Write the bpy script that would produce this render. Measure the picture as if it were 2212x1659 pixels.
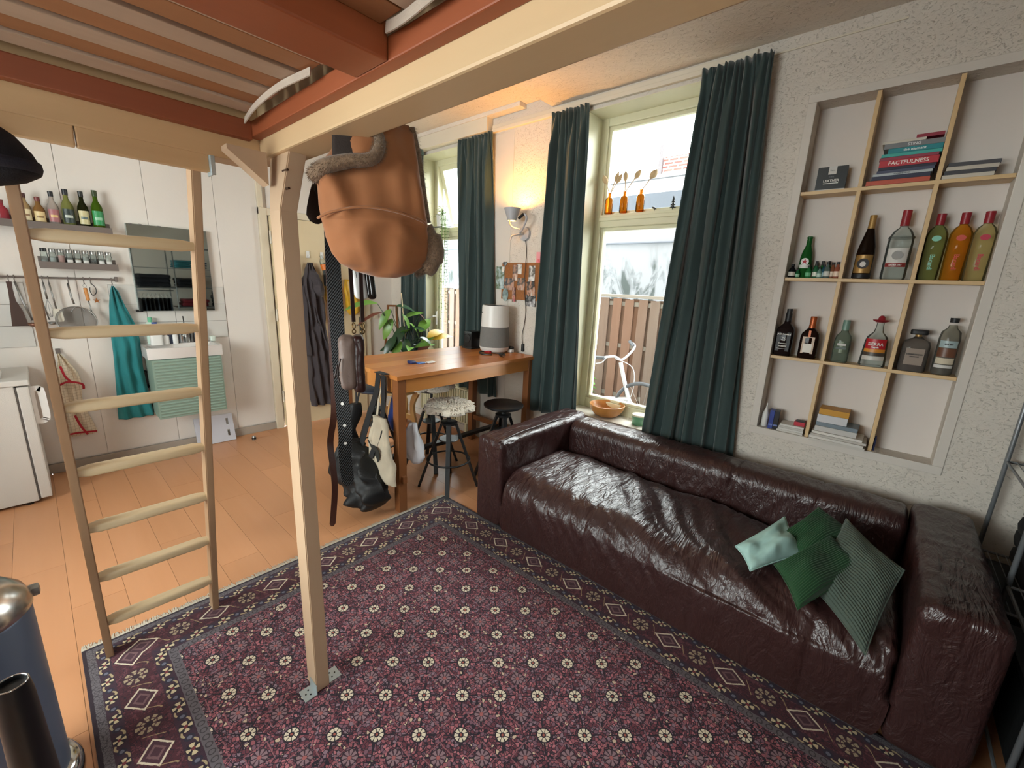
import bpy, bmesh, math, random
import numpy as np
from mathutils import Vector, Matrix, noise
random.seed(7)
PI = math.pi
for o in list(bpy.data.objects): bpy.data.objects.remove(o)
SC = bpy.context.scene
COL = SC.collection

# ---------------------------------------------------------------- camera, world, light, exposure
H = 1.6
cam = bpy.data.cameras.new('camera'); camo = bpy.data.objects.new('camera', cam); COL.objects.link(camo)
def cam_axes(yaw, pit, rol):
    yaw, pit, rol = map(math.radians, (yaw, pit, rol))
    f = Vector((math.cos(yaw)*math.cos(pit), math.sin(yaw)*math.cos(pit), math.sin(pit)))
    r = Vector((math.sin(yaw), -math.cos(yaw), 0)); u = r.cross(f)
    c, s = math.cos(rol), math.sin(rol)
    return c*r+s*u, -s*r+c*u, f
r_, u_, f_ = cam_axes(-48.816, -13.215, 2.5946)
camo.matrix_world = Matrix(((r_.x, u_.x, -f_.x, 0), (r_.y, u_.y, -f_.y, 0), (r_.z, u_.z, -f_.z, H), (0, 0, 0, 1)))
cam.sensor_width = 36; cam.lens = 908.85/2212*36; cam.clip_start = .02
SC.camera = camo
vs = SC.view_settings
vs.view_transform = 'Standard'; vs.look = 'None'; vs.gamma = 1; vs.use_curve_mapping = False
vs.exposure = 1.2
W = bpy.data.worlds.new('sky'); SC.world = W; W.use_nodes = True
bg = W.node_tree.nodes['Background']; bg.inputs[0].default_value = (.97, .98, 1, 1); bg.inputs[1].default_value = 10.0
def portal(x0, x1, z0, z1, y, face=1, rot=None, loc=None):
    l = bpy.data.lights.new('window_portal', 'AREA'); l.shape = 'RECTANGLE'; l.size = abs(x1-x0); l.size_y = z1-z0
    l.cycles.is_portal = True
    o = bpy.data.objects.new('window_portal', l); COL.objects.link(o)
    o.location = ((x0+x1)/2, y, (z0+z1)/2); o.rotation_euler = rot or (PI/2 if face > 0 else -PI/2, 0, 0)
    if loc: o.location = loc
portal(.95, 1.98, .6, 2.9, -3.33); portal(.7, 2.9, .9, 2.6, 2.2, -1); portal(0, .7, 1.0, 1.75, 0, 1, rot=(-PI/2, 0, -PI/2), loc=(-1.75, .6, 1.375)); portal(3.02, 4.10, .6, 2.9, -3.33)  # left and back wall portals belong to the added fill windows

# ---------------------------------------------------------------- materials
def lin(h):
    h = h.lstrip('#'); v = [int(h[i:i+2], 16)/255 for i in (0, 2, 4)]
    return tuple(x/12.92 if x <= .04045 else ((x+.055)/1.055)**2.4 for x in v)+(1,)
MATS = {}
class T:
    """small node helper"""
    def __init__(s, name):
        s.m = bpy.data.materials.new(name); s.m.use_nodes = True; s.nt = s.m.node_tree
        s.nt.nodes.clear(); s.out = s.nt.nodes.new('ShaderNodeOutputMaterial'); MATS[name] = s.m
    def n(s, t, **k):
        n = s.nt.nodes.new(t)
        for a, b in k.items():
            if a[0] == '_': setattr(n, a[1:], b)
        return n
    def l(s, a, b): s.nt.links.new(a, b)
    def put(s, sock, v):
        if isinstance(v, EX): v = v.s
        if hasattr(v, 'is_output'): s.l(v, sock)
        else: sock.default_value = v
    def math(s, op, *a, clamp=False):
        n = s.n('ShaderNodeMath'); n.operation = op; n.use_clamp = clamp
        for i, v in enumerate(a): s.put(n.inputs[i], v)
        return EX(s, n.outputs[0])
    def mix(s, f, a, b):
        n = s.n('ShaderNodeMix'); n.data_type = 'RGBA'
        s.put(n.inputs[0], f)
        s.put(n.inputs[6], lin(a) if isinstance(a, str) else a); s.put(n.inputs[7], lin(b) if isinstance(b, str) else b)
        return n.outputs[2]
    def coord(s, kind='Object'): return s.n('ShaderNodeTexCoord').outputs[kind]
    def mapped(s, sc=(1, 1, 1), kind='Object', rot=(0, 0, 0)):
        m = s.n('ShaderNodeMapping'); m.inputs['Scale'].default_value = sc; m.inputs['Rotation'].default_value = rot
        s.l(s.coord(kind), m.inputs[0]); return m.outputs[0]
    def noise(s, vec, scale=5, detail=3, rough=.5, dist=0):
        n = s.n('ShaderNodeTexNoise'); s.l(vec, n.inputs['Vector']); n.inputs['Scale'].default_value = scale
        n.inputs['Detail'].default_value = detail; n.inputs['Roughness'].default_value = rough; n.inputs['Distortion'].default_value = dist
        return EX(s, n.outputs['Fac'])
    def ramp(s, f, stops):
        n = s.n('ShaderNodeValToRGB'); s.put(n.inputs[0], f); e = n.color_ramp.elements
        while len(e) > 1: e.remove(e[-1])
        e[0].position = stops[0][0]; e[0].color = lin(stops[0][1])
        for p, c in stops[1:]:
            q = e.new(p); q.color = lin(c)
        return n.outputs[0]
    def bump(s, h, strength=.3, dist=.01):
        b = s.n('ShaderNodeBump'); b.inputs['Strength'].default_value = strength; b.inputs['Distance'].default_value = dist
        s.put(b.inputs['Height'], h); return b.outputs[0]
    def bsdf(s, col, rough=.5, metal=0, nrm=None, spec=None, sheen=0, coat=0, emis=None, es=0):
        b = s.n('ShaderNodeBsdfPrincipled')
        s.put(b.inputs['Base Color'], lin(col) if isinstance(col, str) else col)
        s.put(b.inputs['Roughness'], rough); b.inputs['Metallic'].default_value = metal
        if nrm is not None: s.l(nrm, b.inputs['Normal'])
        if spec is not None: b.inputs['Specular IOR Level'].default_value = spec
        if sheen: b.inputs['Sheen Weight'].default_value = sheen; b.inputs['Sheen Roughness'].default_value = .4
        if coat: b.inputs['Coat Weight'].default_value = coat; b.inputs['Coat Roughness'].default_value = .15
        if emis: b.inputs['Emission Color'].default_value = lin(emis); b.inputs['Emission Strength'].default_value = es
        s.l(b.outputs[0], s.out.inputs[0]); return s.m
class EX:
    def __init__(s, t, k): s.t = t; s.s = k
    def _b(s, op, o): return s.t.math(op, s, o)
    def __add__(s, o): return s._b('ADD', o)
    __radd__ = __add__
    def __sub__(s, o): return s._b('SUBTRACT', o)
    def __rsub__(s, o): return s.t.math('SUBTRACT', o, s)
    def __mul__(s, o): return s._b('MULTIPLY', o)
    __rmul__ = __mul__
    def __truediv__(s, o): return s._b('DIVIDE', o)
    def abs(s): return s.t.math('ABSOLUTE', s)
    def sin(s): return s.t.math('SINE', s)
    def lt(s, o): return s._b('LESS_THAN', o)
    def gt(s, o): return s._b('GREATER_THAN', o)
    def min(s, o): return s._b('MINIMUM', o)
    def max(s, o): return s._b('MAXIMUM', o)
    def floor(s): return s.t.math('FLOOR', s)
    def fract(s): return s.t.math('FRACT', s)
    def between(s, a, b): return s.gt(a)*s.lt(b)

def plain(name, col, rough=.5, metal=0, vary=.08, scale=6, bump=0, bscale=40, **k):
    t = T(name); v = t.mapped()
    n = t.noise(v, scale, 3)
    c = lin(col); d = tuple(max(0, x*(1-vary*2)) for x in c[:3])+(1,)
    b = t.bump(t.noise(v, bscale, 3), bump, .004) if bump else None
    return t.bsdf(t.mix(n, c, d), rough, metal, b, **k)
def wood(name, a, b, axis=0, rough=.45, freq=1.0, rnd=False, spec=None, grain=.12, knots=False):
    t = T(name); sc = [28*freq]*3; sc[axis] = 1.6*freq
    v = t.mapped(tuple(sc)); n = t.noise(v, 1, 5, .6, .6)
    n2 = t.noise(t.mapped(tuple(x*.25 for x in sc)), 1, 2, .5, 1.5)
    f = n*.6+n2*.5
    col = t.mix(t.math('SMOOTH_MIN', f, 1, .1), a, b)
    if knots:
        sk = [4.5]*3; sk[axis] = 1.7; vo = t.n('ShaderNodeTexVoronoi'); vo.inputs['Scale'].default_value = 1; t.l(t.mapped(tuple(sk)), vo.inputs['Vector'])
        kf_ = t.math('SUBTRACT', .16, EX(t, vo.outputs['Distance'])+t.noise(t.mapped((1, 1, 1)), 60, 2)*.05, clamp=True)*9
        col = t.mix(t.math('MINIMUM', kf_, .85), col, '#5e3517')
    if rnd:
        oi = t.n('ShaderNodeObjectInfo'); hs = t.n('ShaderNodeHueSaturation')
        t.put(hs.inputs['Value'], EX(t, oi.outputs['Random'])*.12+.94); t.l(col, hs.inputs['Color']); col = hs.outputs[0]
    return t.bsdf(col, rough, 0, t.bump(n, grain, .002), spec=spec)
def thinglass(name, tint='#ffffff', refl=1.0, body=0.0, bodycol='#ffffff', rough=.02):
    t = T(name); tr = t.n('ShaderNodeBsdfTransparent'); tr.inputs[0].default_value = lin(tint)
    g = t.n('ShaderNodeBsdfGlossy'); g.inputs['Roughness'].default_value = rough; g.inputs[0].default_value = (refl, refl, refl, 1)
    fr = t.n('ShaderNodeLayerWeight'); fr.inputs[0].default_value = .18
    base = tr.outputs[0]
    if body:
        d = t.n('ShaderNodeBsdfDiffuse'); d.inputs[0].default_value = lin(bodycol)
        m0 = t.n('ShaderNodeMixShader'); m0.inputs[0].default_value = body; t.l(base, m0.inputs[1]); t.l(d.outputs[0], m0.inputs[2]); base = m0.outputs[0]
    m = t.n('ShaderNodeMixShader'); t.l(fr.outputs['Fresnel'], m.inputs[0]); t.l(base, m.inputs[1]); t.l(g.outputs[0], m.inputs[2])
    t.l(m.outputs[0], t.out.inputs[0]); return t.m

white = plain('white_paint', '#cfc8bf', .6, vary=.03)
wallk = plain('kitchen_wall_paint', '#ddd6ce', .65, vary=.03, scale=2, bump=.15, bscale=60)
def stucco(name, col, s=1.0, strength=.9):
    t = T(name); v = t.mapped((1, 1, 1)); n = t.noise(v, 17*s, 5, .6, 1.4); n3 = t.noise(v, 3, 2)
    fl = t.noise(t.mapped((1, 1, 1.5)), 38*s, 3, .55, 2.2)
    h = (n*1.0)+t.math('SUBTRACT', fl, .58, clamp=True)*5.0
    c = lin(col); d = tuple(x*.9 for x in c[:3])+(1,)
    return t.bsdf(t.mix(n3, c, d), .75, 0, t.bump(h, strength, .010))
stuc = stucco('rough_plaster', '#d5cdc2', .9, .65)
stucc = stucco('ceiling_plaster', '#ddd4c8', .7, .6)
nichem = plain('niche_plaster', '#d6cdc6', .7, vary=.03)
framem = plain('window_frame_paint', '#d9d4b4', .4, vary=.04)
trimm = plain('cornice_paint', '#d6cdbb', .5, vary=.04)
glassm = thinglass('window_glass', '#f4f8f6')
mirrorm = T('mirror_glass').bsdf('#d2dcd6', .02, 1)
chrome = T('chrome').bsdf('#c9cdd0', .12, 1)
steel = plain('brushed_steel', '#9a9996', .35, .9)
black = plain('black_paint', '#17181a', .45, vary=.1)
blackp = plain('black_plastic', '#101113', .35, vary=.1)
whitep = plain('white_plastic', '#dcdad6', .35, vary=.02)
greyfab = plain('grey_mesh_fabric', '#777673', .9, vary=.1, scale=60, bump=.3, bscale=400)
pine = wood('natural_pine', '#d8bd92', '#c29f6d', 0)
pinez = wood('natural_pine_upright', '#d8bd92', '#c29f6d', 2)
rungw = wood('pale_rung_wood', '#d9c8a8', '#bfa67e', 1, .5, 2.2, grain=.3)
railw = wood('ladder_rail_wood', '#ae9073', '#98795b', 2)
postw = wood('painted_cream_wood', '#bfa58a', '#b09376', 2, .5, .5)
beamx = wood('cream_beam_wood', '#cfb38c', '#c0a078', 0, .45, .5)
beamy = wood('cream_cross_beam_wood', '#cfae84', '#bd9768', 1, .45, .5)
redx = wood('red_stained_wood', '#9c522d', '#7a3a1c', 0, .5, .6)
redy = wood('red_stained_joist', '#9c522d', '#7a3a1c', 1, .5, .6)
slatw = wood('slat_wood', '#a37048', '#805030', 1, .6, .8, rnd=True)
slatl = wood('pale_slat_wood', '#b39a84', '#957a66', 1, .6, .8, rnd=True)
floorw = wood('orange_laminate', '#c9936c', '#b67f56', 0, .32, .35, rnd=True, grain=.05)
tablew = wood('honey_pine_table', '#c98a4b', '#a86a33', 1, .28, .45, knots=True)
tablel = wood('table_leg_wood', '#8f5b34', '#734424', 2, .4, .5)
birch = wood('birch_plywood', '#d9b378', '#c2955a', 2, .45)
taupe = plain('taupe_shelf_paint', '#6d625c', .5)
def cloth(name, col, rough=.95, bs=300, bump=.3, sheen=.0, vary=.12):
    return plain(name, col, rough, vary=vary, scale=14, bump=bump, bscale=bs, sheen=sheen)
velvet = cloth('dark_teal_velvet', '#2a3d3c', .75, 500, .15, sheen=.6)
velvet2 = cloth('teal_curtain_lining', '#56797b', .8, 500, .15, sheen=.2)

# ---------------------------------------------------------------- mesh helpers
ROOT = {}
def tag(o, label=None, cat=None, group=None, kind=None):
    if label: o['label'] = label
    if cat: o['category'] = cat
    if group: o['group'] = group
    if kind: o['kind'] = kind
    return o
def thing(name, label, cat, loc=(0, 0, 0), rz=0, group=None, rot=None):
    o = bpy.data.objects.new(name, None); COL.objects.link(o); o.empty_display_size = .05
    o.location = loc; o.rotation_euler = rot or (0, 0, rz)
    ROOT[o.name] = Matrix.Translation(Vector(loc)) @ (Matrix.Rotation(rz, 4, 'Z') if not rot else Matrix.Rotation(rot[2], 4, 'Z') @ Matrix.Rotation(rot[1], 4, 'Y') @ Matrix.Rotation(rot[0], 4, 'X'))
    return tag(o, label, cat, group)
def rootm(p):
    while p is not None:
        if p.name in ROOT: return ROOT[p.name]
        p = p.parent
    return Matrix()
def obj(name, bm, m, parent=None, world=False, smooth=False, origin=None):
    if world:
        if parent is not None: bm.transform(rootm(parent).inverted())
    me = bpy.data.meshes.new(name)
    if origin is not None: bm.transform(Matrix.Translation(-Vector(origin)))
    bmesh.ops.recalc_face_normals(bm, faces=bm.faces) if not getattr(bm, 'tag_keep', False) else None
    bm.to_mesh(me); bm.free()
    ms = m if isinstance(m, (list, tuple)) else [m]
    for q in ms: me.materials.append(q)
    if smooth:
        for p in me.polygons: p.use_smooth = True
        if smooth is not True:
            me.set_sharp_from_angle(angle=math.radians(smooth))
    o = bpy.data.objects.new(name, me); COL.objects.link(o); o.parent = parent
    if origin is not None: o.location = origin
    return o
def struct(name, bm, m, parent=None, **k):
    o = obj(name, bm, m, parent, **k)
    if parent is None: o['kind'] = 'structure'
    return o
def new(): return bmesh.new()
def box(bm, a, b, bev=0, mi=0):
    """axis aligned box from corner a to corner b"""
    x0, y0, z0 = [min(p, q) for p, q in zip(a, b)]; x1, y1, z1 = [max(p, q) for p, q in zip(a, b)]
    r = bmesh.ops.create_cube(bm, size=1, matrix=Matrix.Translation(((x0+x1)/2, (y0+y1)/2, (z0+z1)/2)) @ Matrix.Diagonal((x1-x0, y1-y0, z1-z0, 1)))
    vsx = r['verts']; fs = {f for v in vsx for f in v.link_faces}
    for f in fs: f.material_index = mi
    if bev:
        es = {e for v in vsx for e in v.link_edges}
        bmesh.ops.bevel(bm, geom=list(es), offset=bev, segments=2, profile=.6, affect='EDGES')
    return bm
def obox(bm, p0, p1, w, d, up=(0, 0, 1), mi=0, bev=0):
    """bar from p0 to p1 with section w (side) x d"""
    p0, p1 = Vector(p0), Vector(p1); ax = (p1-p0); L = ax.length; ax.normalize()
    up = Vector(up)
    if abs(ax.dot(up)) > .98: up = Vector((1, 0, 0))
    s = ax.cross(up).normalized(); t = s.cross(ax)
    M = Matrix(((s.x*w, t.x*d, ax.x*L, (p0.x+p1.x)/2), (s.y*w, t.y*d, ax.y*L, (p0.y+p1.y)/2), (s.z*w, t.z*d, ax.z*L, (p0.z+p1.z)/2), (0, 0, 0, 1)))
    r = bmesh.ops.create_cube(bm, size=1, matrix=M)
    for v in r['verts']:
        for f in v.link_faces: f.material_index = mi
    if bev:
        es = {e for v in r['verts'] for e in v.link_edges}
        bmesh.ops.bevel(bm, geom=list(es), offset=bev, segments=2, profile=.6, affect='EDGES')
    return bm
def ring(c, r, n, ax=2, ry=None):
    ry = r if ry is None else ry
    out = []
    for i in range(n):
        a = 2*PI*i/n; p = (r*math.cos(a), ry*math.sin(a))
        out.append({2: Vector((c[0]+p[0], c[1]+p[1], c[2])), 1: Vector((c[0]+p[0], c[1], c[2]+p[1])), 0: Vector((c[0], c[1]+p[0], c[2]+p[1]))}[ax])
    return out
def loft(bm, rings, cap=True, close=True, mi=0):
    vv = [[bm.verts.new(p) for p in r] for r in rings]; n = len(rings[0])
    for a, b in zip(vv, vv[1:]):
        for i in range(n if close else n-1):
            j = (i+1) % n
            f = bm.faces.new((a[i], a[j], b[j], b[i])); f.material_index = mi
    if cap and close:
        for r, flip in ((vv[0], True), (vv[-1], False)):
            f = bm.faces.new(r[::-1] if flip else r); f.material_index = mi
    return vv
def lathe(bm, prof, n=20, c=(0, 0, 0), sx=1, sy=1, cap=True, mi=0, sq=0):
    """prof: list of (r,z); sq>0 makes the section squarer"""
    rings = []
    for r, z in prof:
        R = []
        for i in range(n):
            a = 2*PI*(i+.5)/n; ca, sa = math.cos(a), math.sin(a)
            if sq:
                e = 1-sq; ca = math.copysign(abs(ca)**e, ca); sa = math.copysign(abs(sa)**e, sa)
            R.append(Vector((c[0]+r*ca*sx, c[1]+r*sa*sy, c[2]+z)))
        rings.append(R)
    loft(bm, rings, cap, mi=mi); return bm
def tube(bm, pts, r, n=8, mi=0, cap=True, flat=None, up=None):
    """tube along points; r number or list; flat=(w,d) for straps"""
    pts = [Vector(p) for p in pts]; rings = []
    prev = None
    for i, p in enumerate(pts):
        d = (pts[min(i+1, len(pts)-1)]-pts[max(i-1, 0)]).normalized()
        if prev is None:
            a = Vector(up) if up else (Vector((0, 0, 1)) if abs(d.z) < .9 else Vector((1, 0, 0)))
            s = d.cross(a).normalized()
        else:
            s = (prev-d*prev.dot(d)).normalized()
        prev = s; t = s.cross(d)
        rr = r[i] if isinstance(r, (list, tuple)) else r
        if flat:
            w, h = flat; rings.append([p+s*w/2+t*h/2, p-s*w/2+t*h/2, p-s*w/2-t*h/2, p+s*w/2-t*h/2])
        else:
            rings.append([p+(s*math.cos(2*PI*k/n)+t*math.sin(2*PI*k/n))*rr for k in range(n)])
    loft(bm, rings, cap, mi=mi); return bm
def cyl(bm, p0, p1, r0, r1=None, n=16, mi=0):
    return tube(bm, [p0, p1], [r0, r1 if r1 is not None else r0], n, mi)
def smoothpts(pts, k=6):
    P = [Vector(p) for p in pts]; P = [P[0]]+P+[P[-1]]; out = []
    for i in range(1, len(P)-2):
        for s in range(k):
            t = s/k; a, b, c, d = P[i-1], P[i], P[i+1], P[i+2]
            out.append(.5*((2*b)+(c-a)*t+(2*a-5*b+4*c-d)*t*t+(3*b-a-3*c+d)*t**3))
    out.append(P[-2]); return out
def torus(bm, c, R, r, ax=2, n=28, m=8, arc=None, mi=0):
    cs = ring(c, R, n, ax)
    rings = []
    for p in cs:
        e = (p-Vector(c)).normalized(); k = Vector((0, 0, 0)); k[ax] = 1
        rings.append([p+(e*math.cos(2*PI*j/m)+k*math.sin(2*PI*j/m))*r for j in range(m)])
    vv = [[bm.verts.new(p) for p in q] for q in rings]
    for i in range(n):
        a, b = vv[i], vv[(i+1) % n]
        for j in range(m):
            f = bm.faces.new((a[j], a[(j+1) % m], b[(j+1) % m], b[j])); f.material_index = mi
    return bm
def sheet(bm, fn, nu, nv, mi=0, thick=0):
    """fn(u,v)->Vector ; thick adds a back skin"""
    g = [[Vector(fn(i/nu, j/nv)) for j in range(nv+1)] for i in range(nu+1)]
    def nrm(i, j):
        a = g[min(i+1, nu)][j]-g[max(i-1, 0)][j]; b = g[i][min(j+1, nv)]-g[i][max(j-1, 0)]
        c = a.cross(b); return c.normalized() if c.length > 1e-9 else Vector((0, 0, 1))
    A = [[bm.verts.new(g[i][j]) for j in range(nv+1)] for i in range(nu+1)]
    def quads(A, fl):
        for i in range(nu):
            for j in range(nv):
                q = (A[i][j], A[i+1][j], A[i+1][j+1], A[i][j+1]); f = bm.faces.new(q[::-1] if fl else q); f.material_index = mi
    quads(A, False)
    if thick:
        B = [[bm.verts.new(g[i][j]-nrm(i, j)*thick) for j in range(nv+1)] for i in range(nu+1)]
        quads(B, True)
        for i in range(nu):
            bm.faces.new((A[i][0], B[i][0], B[i+1][0], A[i+1][0])); bm.faces.new((A[i][nv], A[i+1][nv], B[i+1][nv], B[i][nv]))
        for j in range(nv):
            bm.faces.new((A[0][j], A[0][j+1], B[0][j+1], B[0][j])); bm.faces.new((A[nu][j], B[nu][j], B[nu][j+1], A[nu][j+1]))
    return bm
def rbox(mn, mx, r, h=.03, disp=None):
    """dense rounded box; disp(p,n)->Vector new position"""
    mn, mx = Vector(mn), Vector(mx); bm = new(); cache = {}
    n = [max(2, int(round((mx[i]-mn[i])/h))) for i in range(3)]
    def V(i, j, k):
        key = (i, j, k)
        if key not in cache:
            p = Vector((mn[0]+(mx[0]-mn[0])*i/n[0], mn[1]+(mx[1]-mn[1])*j/n[1], mn[2]+(mx[2]-mn[2])*k/n[2]))
            rr = r if isinstance(r, (tuple, list)) else (r, r, r)
            q = Vector([min(max(p[a], mn[a]+rr[a]), mx[a]-rr[a]) for a in range(3)])
            d = Vector([(p[a]-q[a])/max(rr[a], 1e-6) for a in range(3)])
            if d.length > 1e-9:
                dn = d.normalized(); p2 = q+Vector([dn[a]*rr[a] for a in range(3)]); nn = dn
            else:
                p2 = p; nn = Vector((0, 0, 1))
            if disp: p2 = disp(p2, nn)
            cache[key] = bm.verts.new(p2)
        return cache[key]
    def F(a, b, c, d):
        try: bm.faces.new((a, b, c, d))
        except ValueError: pass
    for i in range(n[0]):
        for j in range(n[1]):
            for k in (0, n[2]): F(V(i, j, k), V(i+1, j, k), V(i+1, j+1, k), V(i, j+1, k))
    for i in range(n[0]):
        for k in range(n[2]):
            for j in (0, n[1]): F(V(i, j, k), V(i+1, j, k), V(i+1, j, k+1), V(i, j, k+1))
    for j in range(n[1]):
        for k in range(n[2]):
            for i in (0, n[0]): F(V(i, j, k), V(i, j+1, k), V(i, j+1, k+1), V(i, j, k+1))
    return bm
def text_bm(s, size=.02, depth=.0008, bend=0, sh=0, bold=0):
    """lettering lying in the XZ plane, facing -Y before rotation; bend wraps it round a cylinder"""
    c = bpy.data.curves.new('t', 'FONT'); c.body = s; c.size = size; c.extrude = depth; c.align_x = 'CENTER'; c.align_y = 'CENTER'; c.resolution_u = 2
    c.offset = bold
    o = bpy.data.objects.new('t', c); COL.objects.link(o)
    dg = bpy.context.evaluated_depsgraph_get(); me = o.evaluated_get(dg).to_mesh(); bm = new(); bm.from_mesh(me)
    o.evaluated_get(dg).to_mesh_clear(); bpy.data.objects.remove(o); bpy.data.curves.remove(c)
    for v in bm.verts:
        x, y, z = v.co
        if bend:
            a = x/bend; R = bend+z; v.co = (R*math.sin(a), -R*math.cos(a)+bend, y)
        else: v.co = (x+sh*y, -z, y)
    return bm
def put(bm, loc, rz=0, rx=0, ry=0, s=1):
    bm.transform(Matrix.Translation(Vector(loc)) @ Matrix.Rotation(rz, 4, 'Z') @ Matrix.Rotation(ry, 4, 'Y') @ Matrix.Rotation(rx, 4, 'X') @ Matrix.Diagonal((s, s, s, 1)))
    return bm
def copy_tree(o, parent=None):
    c = o.copy(); COL.objects.link(c); c.parent = parent
    if o.name in ROOT: ROOT[c.name] = ROOT[o.name]
    for ch in list(o.children): copy_tree(ch, c)
    return c
# ---------------------------------------------------------------- setting
YW, XK, ZC = -3.0, 4.68, 3.08          # window wall, kitchen wall, ceiling
XB, YL = -1.6, 2.0                     # wall behind the camera, wall on the left
bm = new(); box(bm, (XB, YL, -.05), (XK, YW, -.009)); fl = struct('floor', bm, plain('floor_joint', '#7d5233', .6))
rw = .192; y = YL; r = 0
while y > YW+.001:
    y1 = max(y-rw, YW); x = XB-((r*.47) % 1.28)
    while x < XK:
        a, b = max(x, XB), min(x+1.28, XK)
        if b-a > .05:
            bm = new(); g = .0006; box(bm, (a+g, y-g, -.009), (b-g, y1+g, 0)); obj('plank', bm, floorw, fl)
        x += 1.28
    y = y1; r += 1
# window wall with openings and niche
W1 = (.93, 1.98); W2 = (3.02, 4.10); WZ = (.56, 2.90); NX = (-.302, .512); NZ = (.785, 2.64); TH = .34
bm = new()
def wb(x0, x1, z0, z1, y0=YW, y1=YW-TH): box(bm, (x0, y0, z0), (x1, y1, z1))
wb(XB, NX[0], 0, ZC); wb(NX[1], W1[0], 0, ZC); wb(W1[1], W2[0], 0, ZC); wb(W2[1], XK+.1, 0, ZC)
wb(NX[0], NX[1], 0, NZ[0]); wb(NX[0], NX[1], NZ[1], ZC)
for w in (W1, W2): wb(w[0], w[1], 0, WZ[0]); wb(w[0], w[1], WZ[1], ZC)
wr = struct('wall_right', bm, stuc)
bm = new(); box(bm, (NX[0], YW-.13, NZ[0]), (NX[1], YW-.2, NZ[1])); obj('niche_back', bm, nichem, wr)
bm = new()
for a, b in (((NX[0]-.042, NZ[0]-.045), (NX[1]+.042, NZ[0])), ((NX[0]-.042, NZ[1]), (NX[1]+.042, NZ[1]+.042)), ((NX[0]-.042, NZ[0]), (NX[0], NZ[1])), ((NX[1], NZ[0]), (NX[1]+.042, NZ[1]))):
    box(bm, (a[0], YW+.006, a[1]), (b[0], YW-.02, b[1]), .003)
obj('niche_surround', bm, white, wr)
# smooth reveals round the two windows
for w in (W1, W2):
    bm = new(); e = .004
    box(bm, (w[0], YW+e, WZ[0]), (w[0]+e, YW-.22, WZ[1])); box(bm, (w[1]-e, YW+e, WZ[0]), (w[1], YW-.22, WZ[1])); box(bm, (w[0], YW+e, WZ[1]-e), (w[1], YW-.22, WZ[1]))
    obj('window_reveal', bm, framem, wr)
bm = new(); box(bm, (2.72, YW+.004, 0), (3.02, YW-.01, 2.9)); obj('smooth_strip', bm, white, wr)
# kitchen wall
bm = new(); box(bm, (XK+.01, YL, 0), (XK+.12, YW, ZC)); wk = struct('wall_front', bm, wallk)
ys = [-.25+.48*k for k in range(6, -3, -1)]
for a, b in zip(ys, ys[1:]+[-1.555]):
    if a > YL: a = YL
    bm = new(); box(bm, (XK, a-.0015, .085), (XK+.01, b+.0015, ZC-.004)); obj('panel', bm, wallk, wk)
bm = new(); box(bm, (XK, -2.68, .0), (XK+.01, YW, ZC-.004)); obj('panel', bm, wallk, wk)
bm = new(); box(bm, (XK, -1.64, 2.21), (XK+.01, -2.62, ZC-.004)); obj('transom_panel', bm, wallk, wk)
tilem = plain('grey_white_tile', '#cfccc6', .22, vary=.04)
grout = plain('dark_grout', '#77716a', .8)
for y0, y1, z0 in ((-.42, -1.205, 1.003), (.62, .02, 1.003)):
    bm = new(); box(bm, (XK-.002, y0, z0), (XK, y1, z0+.461)); obj('tile_grout', bm, grout, wk)
    for k in range(3):
        yy = y1
        while yy < y0-.01:
            e = min(yy+.19, y0)
            bm = new(); box(bm, (XK-.009, yy+.0015, z0+.0015+k*.1537), (XK-.001, e-.0015, z0+(k+1)*.1537-.0015), .001); obj('tile', bm, tilem, wk); yy = e
bm = new(); FILL_W4 = (.25, .95, 1.0, 1.75)  # back wall with an opening for the added fill window
for a, b in (((YW-TH, 0), (FILL_W4[0], ZC)), ((FILL_W4[1], 0), (YL, ZC)), ((FILL_W4[0], 0), (FILL_W4[1], FILL_W4[2])), ((FILL_W4[0], FILL_W4[3]), (FILL_W4[1], ZC))): box(bm, (XB-.15, a[0], a[1]), (XB, b[0], b[1]))
struct('wall_back', bm, wallk)
bm = new()
for p, q in (((.25, 1.0), (.30, 1.75)), ((.90, 1.0), (.95, 1.75)), ((.30, 1.0), (.90, 1.05)), ((.30, 1.7), (.90, 1.75))): box(bm, (XB-.05, p[0], p[1]), (XB-.1, q[0], q[1]), .004)
fill_win4 = struct('fill_window_4', bm, framem); bm = new(); box(bm, (XB-.073, .295, 1.045), (XB-.077, .905, 1.705)); obj('pane', bm, glassm, fill_win4)  # unseen window added behind the camera as fill light
bm = new(); FILL_W3 = (.7, 2.9, .9, 2.6)  # left wall opening for the added fill window
for a, b in (((XB-.12, 0), (FILL_W3[0], ZC)), ((FILL_W3[1], 0), (XK+.12, ZC)), ((FILL_W3[0], 0), (FILL_W3[1], FILL_W3[2])), ((FILL_W3[0], FILL_W3[3]), (FILL_W3[1], ZC))): box(bm, (a[0], YL, a[1]), (b[0], YL+.2, b[1]))
struct('wall_left', bm, wallk)
bm = new(); box(bm, (XB-.12, YL+.12, ZC), (XK+.12, YW-TH, ZC+.1)); struct('ceiling', bm, stucc)
bm = new(); box(bm, (XB, YW+1.2, 3.0), (2.32, YW, ZC+.02)); struct('trim_1', bm, stucc)          # dropped strip of ceiling over the windows
bm = new(); box(bm, (.2, YW+.006, 2.930), (.85, YW-.01, 2.938), .001); box(bm, (.85, YW+.028, 2.925), (2.98, YW-.01, 2.955), .004); box(bm, (.85, YW+.02, 2.95), (2.98, YW-.01, 2.985), .003); struct('trim_2', bm, trimm)
bm = new(); box(bm, (2.99, YW+.08, 2.93), (4.25, YW-.01, 3.05), .004); struct('trim_3', bm, trimm)
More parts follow.
